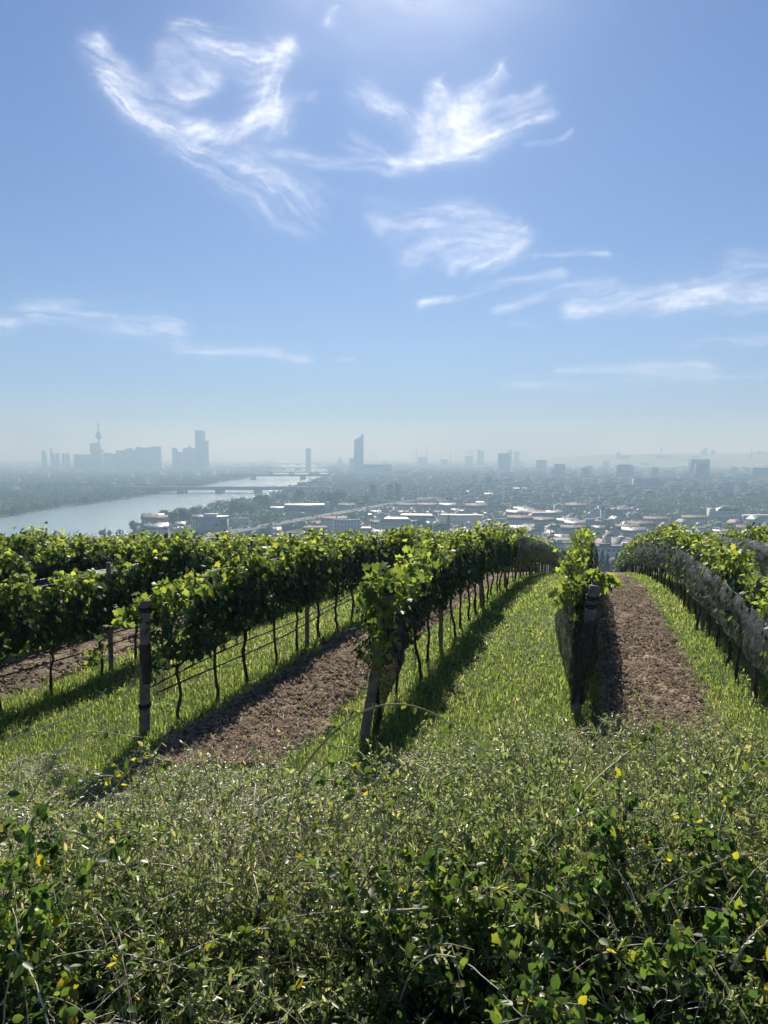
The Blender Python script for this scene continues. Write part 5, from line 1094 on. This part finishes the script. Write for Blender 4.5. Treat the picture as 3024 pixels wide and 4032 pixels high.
# --- trees: nearest as things, the others one woodland
R.shuffle(woods); woods.sort(key=lambda p: p[1]); wd = MB(); cnt = 0
for x, y in woods:
    if not free(x, y, 4): continue
    if cnt < 235 and y < 1500:
        tree(R.choices(['round', 'poplar', 'conifer'], (10, 1, 1 if y < 1200 else 0))[0], x, y, R.uniform(.65, 1.05), sz=R.uniform(.85, 1.1)); cnt += 1
        if R.random() < .6 and cnt < 235: tree('round', x + R.uniform(-9, 9), y + R.uniform(-9, 9), R.uniform(.5, .9)); cnt += 1
        continue
    X, Y = topx(x, y, -100); zn = zone(X, Y); big = 1 if y < 2200 else 1 + (y - 2200) / 2600
    n = 4 if zn in ('wood', 'park', 'wooded') else 2
    for k in range(n):
        r_ = R.uniform(4.5, 8) * big; a, b = x + R.uniform(-1, 1) * 16 * big, y + R.uniform(-1, 1) * 16 * big
        if inpoly(a, b, RIV) or (b > 2300 and (inpoly(a, b + 180, RIV) or inpoly(a, b + 420, RIV)) and R.random() < .85): continue
        m = 26; v = norm(rng.normal(size=(m, 3))); rz_ = min(r_, 6.5); c = np.array([a, b, -100 + rz_ + 1.0]) + v * [r_, r_, rz_] * rng.uniform(.45, 1.0, (m, 1))
        leaves(wd, c, rand_unit(m), v, rz_ * rng.uniform(.5, 1.0, m), QUAD_T, QUAD_F, np.clip(.45 + .2 * rng.normal(size=m), 0, 1))
# wooded bank line on the far side of the river and the island
bank = np.array([G(*p) for p in far_bank[1:9]]); t = 0
for k in range(520):
    s = rng.random() * (len(bank) - 1.001); i = int(s); p = bank[i] + (bank[i + 1] - bank[i]) * (s - i); q = rng.random() ** .8 * 190
    a, b = p[0] - q * .45 - 8, p[1] + q * 1.0 + 10; r_ = R.uniform(4.5, 8.5); m = 90
    v = norm(rng.normal(size=(m, 3))); c = np.array([a, b, -100 + r_ * 1.0 + 1.5]) + v * [r_, r_, r_ * 1.2] * rng.uniform(.5, 1.0, (m, 1))
    leaves(wd, c, rand_unit(m), v, r_ * rng.uniform(.3, .6, m), QUAD_T, QUAD_F, np.clip(.45 + .2 * rng.normal(size=m), 0, 1))
tag(wd.build("woodland", M['tree'], attr=True), "hazy woods on the river island and between the far houses", "woodland", kind="stuff")
for lst in list(TP.values()):
    pass

# ------------------------------------------------------------------ cirrus clouds: a thin sheet nine kilometres up
CH = 9000.0
def clouds():
    r2 = np.random.default_rng(5)
    Xs = np.linspace(-500, 3600, 780); Ys = np.linspace(-260, 1640, 400); X, Y = np.meshgrid(Xs, Ys)
    wx = (fbm(X / 260, Y / 200, 5, .55, seed=1) - .5) * 190; wy = (fbm(X / 260, Y / 200, 5, .55, seed=2) - .5) * 150
    wx += (fbm(X / 90, Y / 70, 5, .65, seed=21) - .5) * 110; wy += (fbm(X / 90, Y / 70, 5, .65, seed=22) - .5) * 90
    D = np.zeros_like(X)
    def stroke(pts, w0, w1, a, warp=1.0, ang=None):
        P = np.array(pts, float); XX = X + wx * warp; YY = Y + wy * warp; best = np.zeros_like(X); n = len(P) - 1
        for i in range(n):
            p, q = P[i], P[i + 1]; d = q - p; L2 = (d ** 2).sum(); t = np.clip(((XX - p[0]) * d[0] + (YY - p[1]) * d[1]) / L2, 0, 1)
            r = np.hypot(XX - p[0] - t * d[0], YY - p[1] - t * d[1]); s = (i + t) / n; wd_ = w0 + (w1 - w0) * s
            best = np.maximum(best, np.exp(-(r / wd_) ** 2))
        th = math.atan2(*(P[-1] - P[0])[::-1]) if ang is None else ang; c, s = math.cos(th), math.sin(th)
        U = XX * c + YY * s; V = -XX * s + YY * c; st = .55 * fbm(U / 170, V / 44, 6, .62, seed=a * 10 + w0) + .45 * fbm(U / 210, V / 13, 4, .6, seed=a * 7 + w0); st = np.clip((st - .28) * 2.5, 0.05, 1.2); best = best * .8 + .3 * best ** .4 * (best > .01)
        nonlocal D; D = 1 - (1 - D) * (1 - np.clip(.9 * a * best * st, 0, .95))
    # left swirl
    stroke([(380, 190), (470, 300), (640, 370), (800, 370)], 55, 38, .75, .55); stroke([(440, 340), (600, 450), (760, 570), (900, 690), (1080, 800), (1170, 830)], 52, 85, .8, .5)
    stroke([(640, 190), (660, 290), (740, 350), (830, 345)], 40, 34, .34, .5); stroke([(690, 90), (760, 100), (830, 160), (930, 200), (1010, 230), (1100, 210)], 36, 60, .85, .5); stroke([(1150, 190), (1090, 260), (1070, 380), (1060, 470)], 34, 70, .95, .45)
    stroke([(1050, 330), (1060, 460), (970, 520), (860, 535), (740, 500)], 60, 26, .95, .5); stroke([(640, 180), (780, 190), (900, 260), (980, 280)], 40, 75, .25, .6); stroke([(700, 260), (800, 300), (880, 280)], 60, 50, .3, .6)
    stroke([(870, 560), (1000, 620), (1200, 640)], 50, 40, .25, .7); stroke([(1100, 440), (1200, 400), (1260, 400)], 30, 20, .35, .8)
    stroke([(700, 215), (760, 280), (850, 320)], 80, 50, .32, .3, .7); stroke([(330, 180), (420, 220), (520, 300)], 40, 40, .4, .4); stroke([(1000, 640), (1100, 760), (1180, 850)], 60, 60, .3, .4)
    # bridge to the right swirl
    stroke([(1100, 620), (1250, 640), (1420, 655), (1550, 650), (1700, 625), (1880, 590)], 22, 30, .75, .35); stroke([(1470, 380), (1530, 430), (1640, 480), (1700, 520)], 65, 45, .6, .6); stroke([(1380, 560), (1470, 600), (1560, 640)], 45, 30, .5, .6)
    stroke([(1720, 320), (1750, 390), (1830, 440), (1810, 480)], 22, 60, .6, .5); stroke([(1740, 290), (1700, 380), (1690, 500), (1720, 560)], 20, 50, .6, .5); stroke([(1960, 270), (1880, 370), (1830, 430)], 30, 60, .7, .6)
    stroke([(2160, 430), (2060, 470), (1960, 530), (1840, 580), (1680, 600)], 34, 50, .8, .4); stroke([(2110, 350), (2000, 400), (1900, 430), (1820, 500)], 35, 80, .6, .5); stroke([(1830, 430), (1850, 520)], 75, 70, .6, .5)
    stroke([(2060, 570), (2160, 560), (2250, 530)], 12, 16, .4, .4); stroke([(1290, 90), (1300, 50), (1330, 40)], 22, 16, .6, .3); stroke([(1800, 203), (1812, 205)], 12, 12, .6, .15); stroke([(1310, 130), (1430, 180)], 50, 30, .15, .5)
    # middle fan
    stroke([(1500, 880), (1700, 840), (1850, 830), (1980, 870), (2050, 930)], 50, 50, .5, .4, .1); stroke([(2060, 890), (2030, 980), (1930, 1040), (1780, 1050)], 32, 30, .85, .35); stroke([(1600, 920), (1800, 900), (1950, 930)], 30, 60, .5, .45, .05)
    stroke([(1600, 1020), (1760, 980), (1900, 960)], 26, 60, .55, .45, -.2); stroke([(1200, 750), (1500, 780), (1700, 830)], 35, 30, .18, .5, .1); stroke([(1480, 900), (1620, 1060)], 60, 60, .25, .5)
    # slanting streaks
    stroke([(1650, 1188), (1800, 1165), (1950, 1130), (2080, 1105), (2210, 1085)], 14, 24, .7, .15); stroke([(1960, 1215), (2100, 1170), (2250, 1130), (2400, 1105)], 24, 24, .6, .2); stroke([(2100, 1010), (2220, 1000), (2300, 985), (2390, 1008)], 10, 14, .5, .2)
    stroke([(2250, 1210), (2400, 1170), (2560, 1170), (2700, 1170), (2850, 1130), (3100, 1110), (3400, 1090)], 40, 85, .75, .3, -.15); stroke([(2600, 1200), (2800, 1180), (3100, 1175), (3400, 1170)], 22, 60, .65, .3); stroke([(2900, 1020), (3050, 1010), (3300, 1040)], 30, 50, .4, .5)
    stroke([(2020, 1270), (2080, 1275), (2130, 1300)], 20, 14, .35, .3); stroke([(2700, 1370), (2900, 1345), (3200, 1330), (3400, 1330)], 14, 30, .6, .15); stroke([(2200, 1460), (2400, 1450), (2700, 1440), (2780, 1460)], 18, 32, .6, .2); stroke([(2000, 1520), (2300, 1525), (2600, 1490), (3024, 1500)], 20, 36, .5, .2)
    # left streaks
    stroke([(-60, 1280), (100, 1235), (300, 1230), (480, 1275), (700, 1310)], 38, 48, .72, .2, .08); stroke([(-200, 1260), (40, 1290)], 40, 30, .5, .3); stroke([(720, 1380), (900, 1390), (1100, 1400), (1220, 1430)], 24, 16, .6, .15, .05); stroke([(1330, 1420), (1400, 1412)], 8, 6, .4, .1)
    stroke([(250, 700), (420, 730)], 60, 40, .08, .6); stroke([(130, 1030), (200, 1080)], 30, 20, .1, .5)
    D = D * (.55 + .75 * fbm(X / 40, Y / 16, 4, .62, seed=31)); D = np.clip(D - .05, 0, .85) ** 1.35 * .88
    def blur(A, k):
        for ax in (0, 1):
            for _ in range(2):
                c = np.cumsum(np.pad(A, [(k + 1, k) if i == ax else (0, 0) for i in (0, 1)], mode='edge'), ax); A = (np.take(c, range(2 * k + 1, c.shape[ax]), ax) - np.take(c, range(0, c.shape[ax] - 2 * k - 1), ax)) / (2 * k + 1)
        return A
    D = .86 * D + .12 * blur(D, 5) + .22 * blur(D, 18)
    D = 1 - (1 - D) * (1 - .42 * np.exp(-((X - 1600) / 430) ** 2 - ((Y + 150) / 300) ** 2) * (.75 + .4 * fbm(X / 300, Y / 120, 4, seed=50)))  # broad faint veil added to imitate the sun's glow at top centre
    for _ in range(1): D[1:-1, 1:-1] = (D[1:-1, 1:-1] * 2 + D[:-2, 1:-1] + D[2:, 1:-1] + D[1:-1, :-2] + D[1:-1, 2:]) / 6
    edge = np.clip(np.minimum(X + 500, 3600 - X) / 200, 0, 1) * np.clip((Y + 260) / 100, 0, 1); D *= edge
    cp, sp = math.cos(PITCH), math.sin(PITCH); dd = FPX * cp - (Y - 2016) * sp; u = (X - 1512) / dd; v = (-(Y - 2016) * cp - FPX * sp) / dd
    Yw = CH / v; Xw = u * Yw; V = np.stack([Xw, Yw, np.full_like(Xw, CH) + 300 * (fbm(X / 200, Y / 200, 2) - .5)], 2).reshape(-1, 3); F = gridfaces(len(Ys), len(Xs)); d = D.ravel()
    keep = d[F].max(1) > .004; F = F[keep]; used = np.zeros(len(V), bool); used[F.ravel()] = True; idx = np.cumsum(used) - 1
    mb = MB().add(V[used], idx[F], 0, d[used])
    m, n, l = nodes("cirrus"); out = n.new("ShaderNodeOutputMaterial"); a = n.new("ShaderNodeAttribute"); a.attribute_name = "tint"; t = n.new("ShaderNodeBsdfTransparent"); tr = n.new("ShaderNodeBsdfTranslucent"); tr.inputs[0].default_value = (.76, .77, .79, 1)
    mx = n.new("ShaderNodeMixShader"); l.new(a.outputs["Fac"], mx.inputs[0]); l.new(t.outputs[0], mx.inputs[1]); l.new(tr.outputs[0], mx.inputs[2]); l.new(mx.outputs[0], out.inputs[0])
    o = mb.build("clouds", m, smooth=True, attr=True); tag(o, "wispy white cirrus clouds curling high across the blue sky", "clouds", kind="stuff")
clouds()

# ------------------------------------------------------------------ haze: one closed box of pale air
m, n, l = nodes("haze_air"); out = n.new("ShaderNodeOutputMaterial"); pv = n.new("ShaderNodeVolumePrincipled")
pv.inputs["Color"].default_value = (.322, .485, .632, 1); pv.inputs["Absorption Color"].default_value = (.317, .126, .0, 1); pv.inputs["Density"].default_value = HAZE_DENSITY; pv.inputs["Anisotropy"].default_value = .25
l.new(pv.outputs[0], out.inputs["Volume"])
mb = MB().box((0, 14800, -103), (40400, 30600, 103 + 260)); o = mb.build("haze", m); tag(o, "pale blue haze lying over the river plain", "haze", kind="stuff")
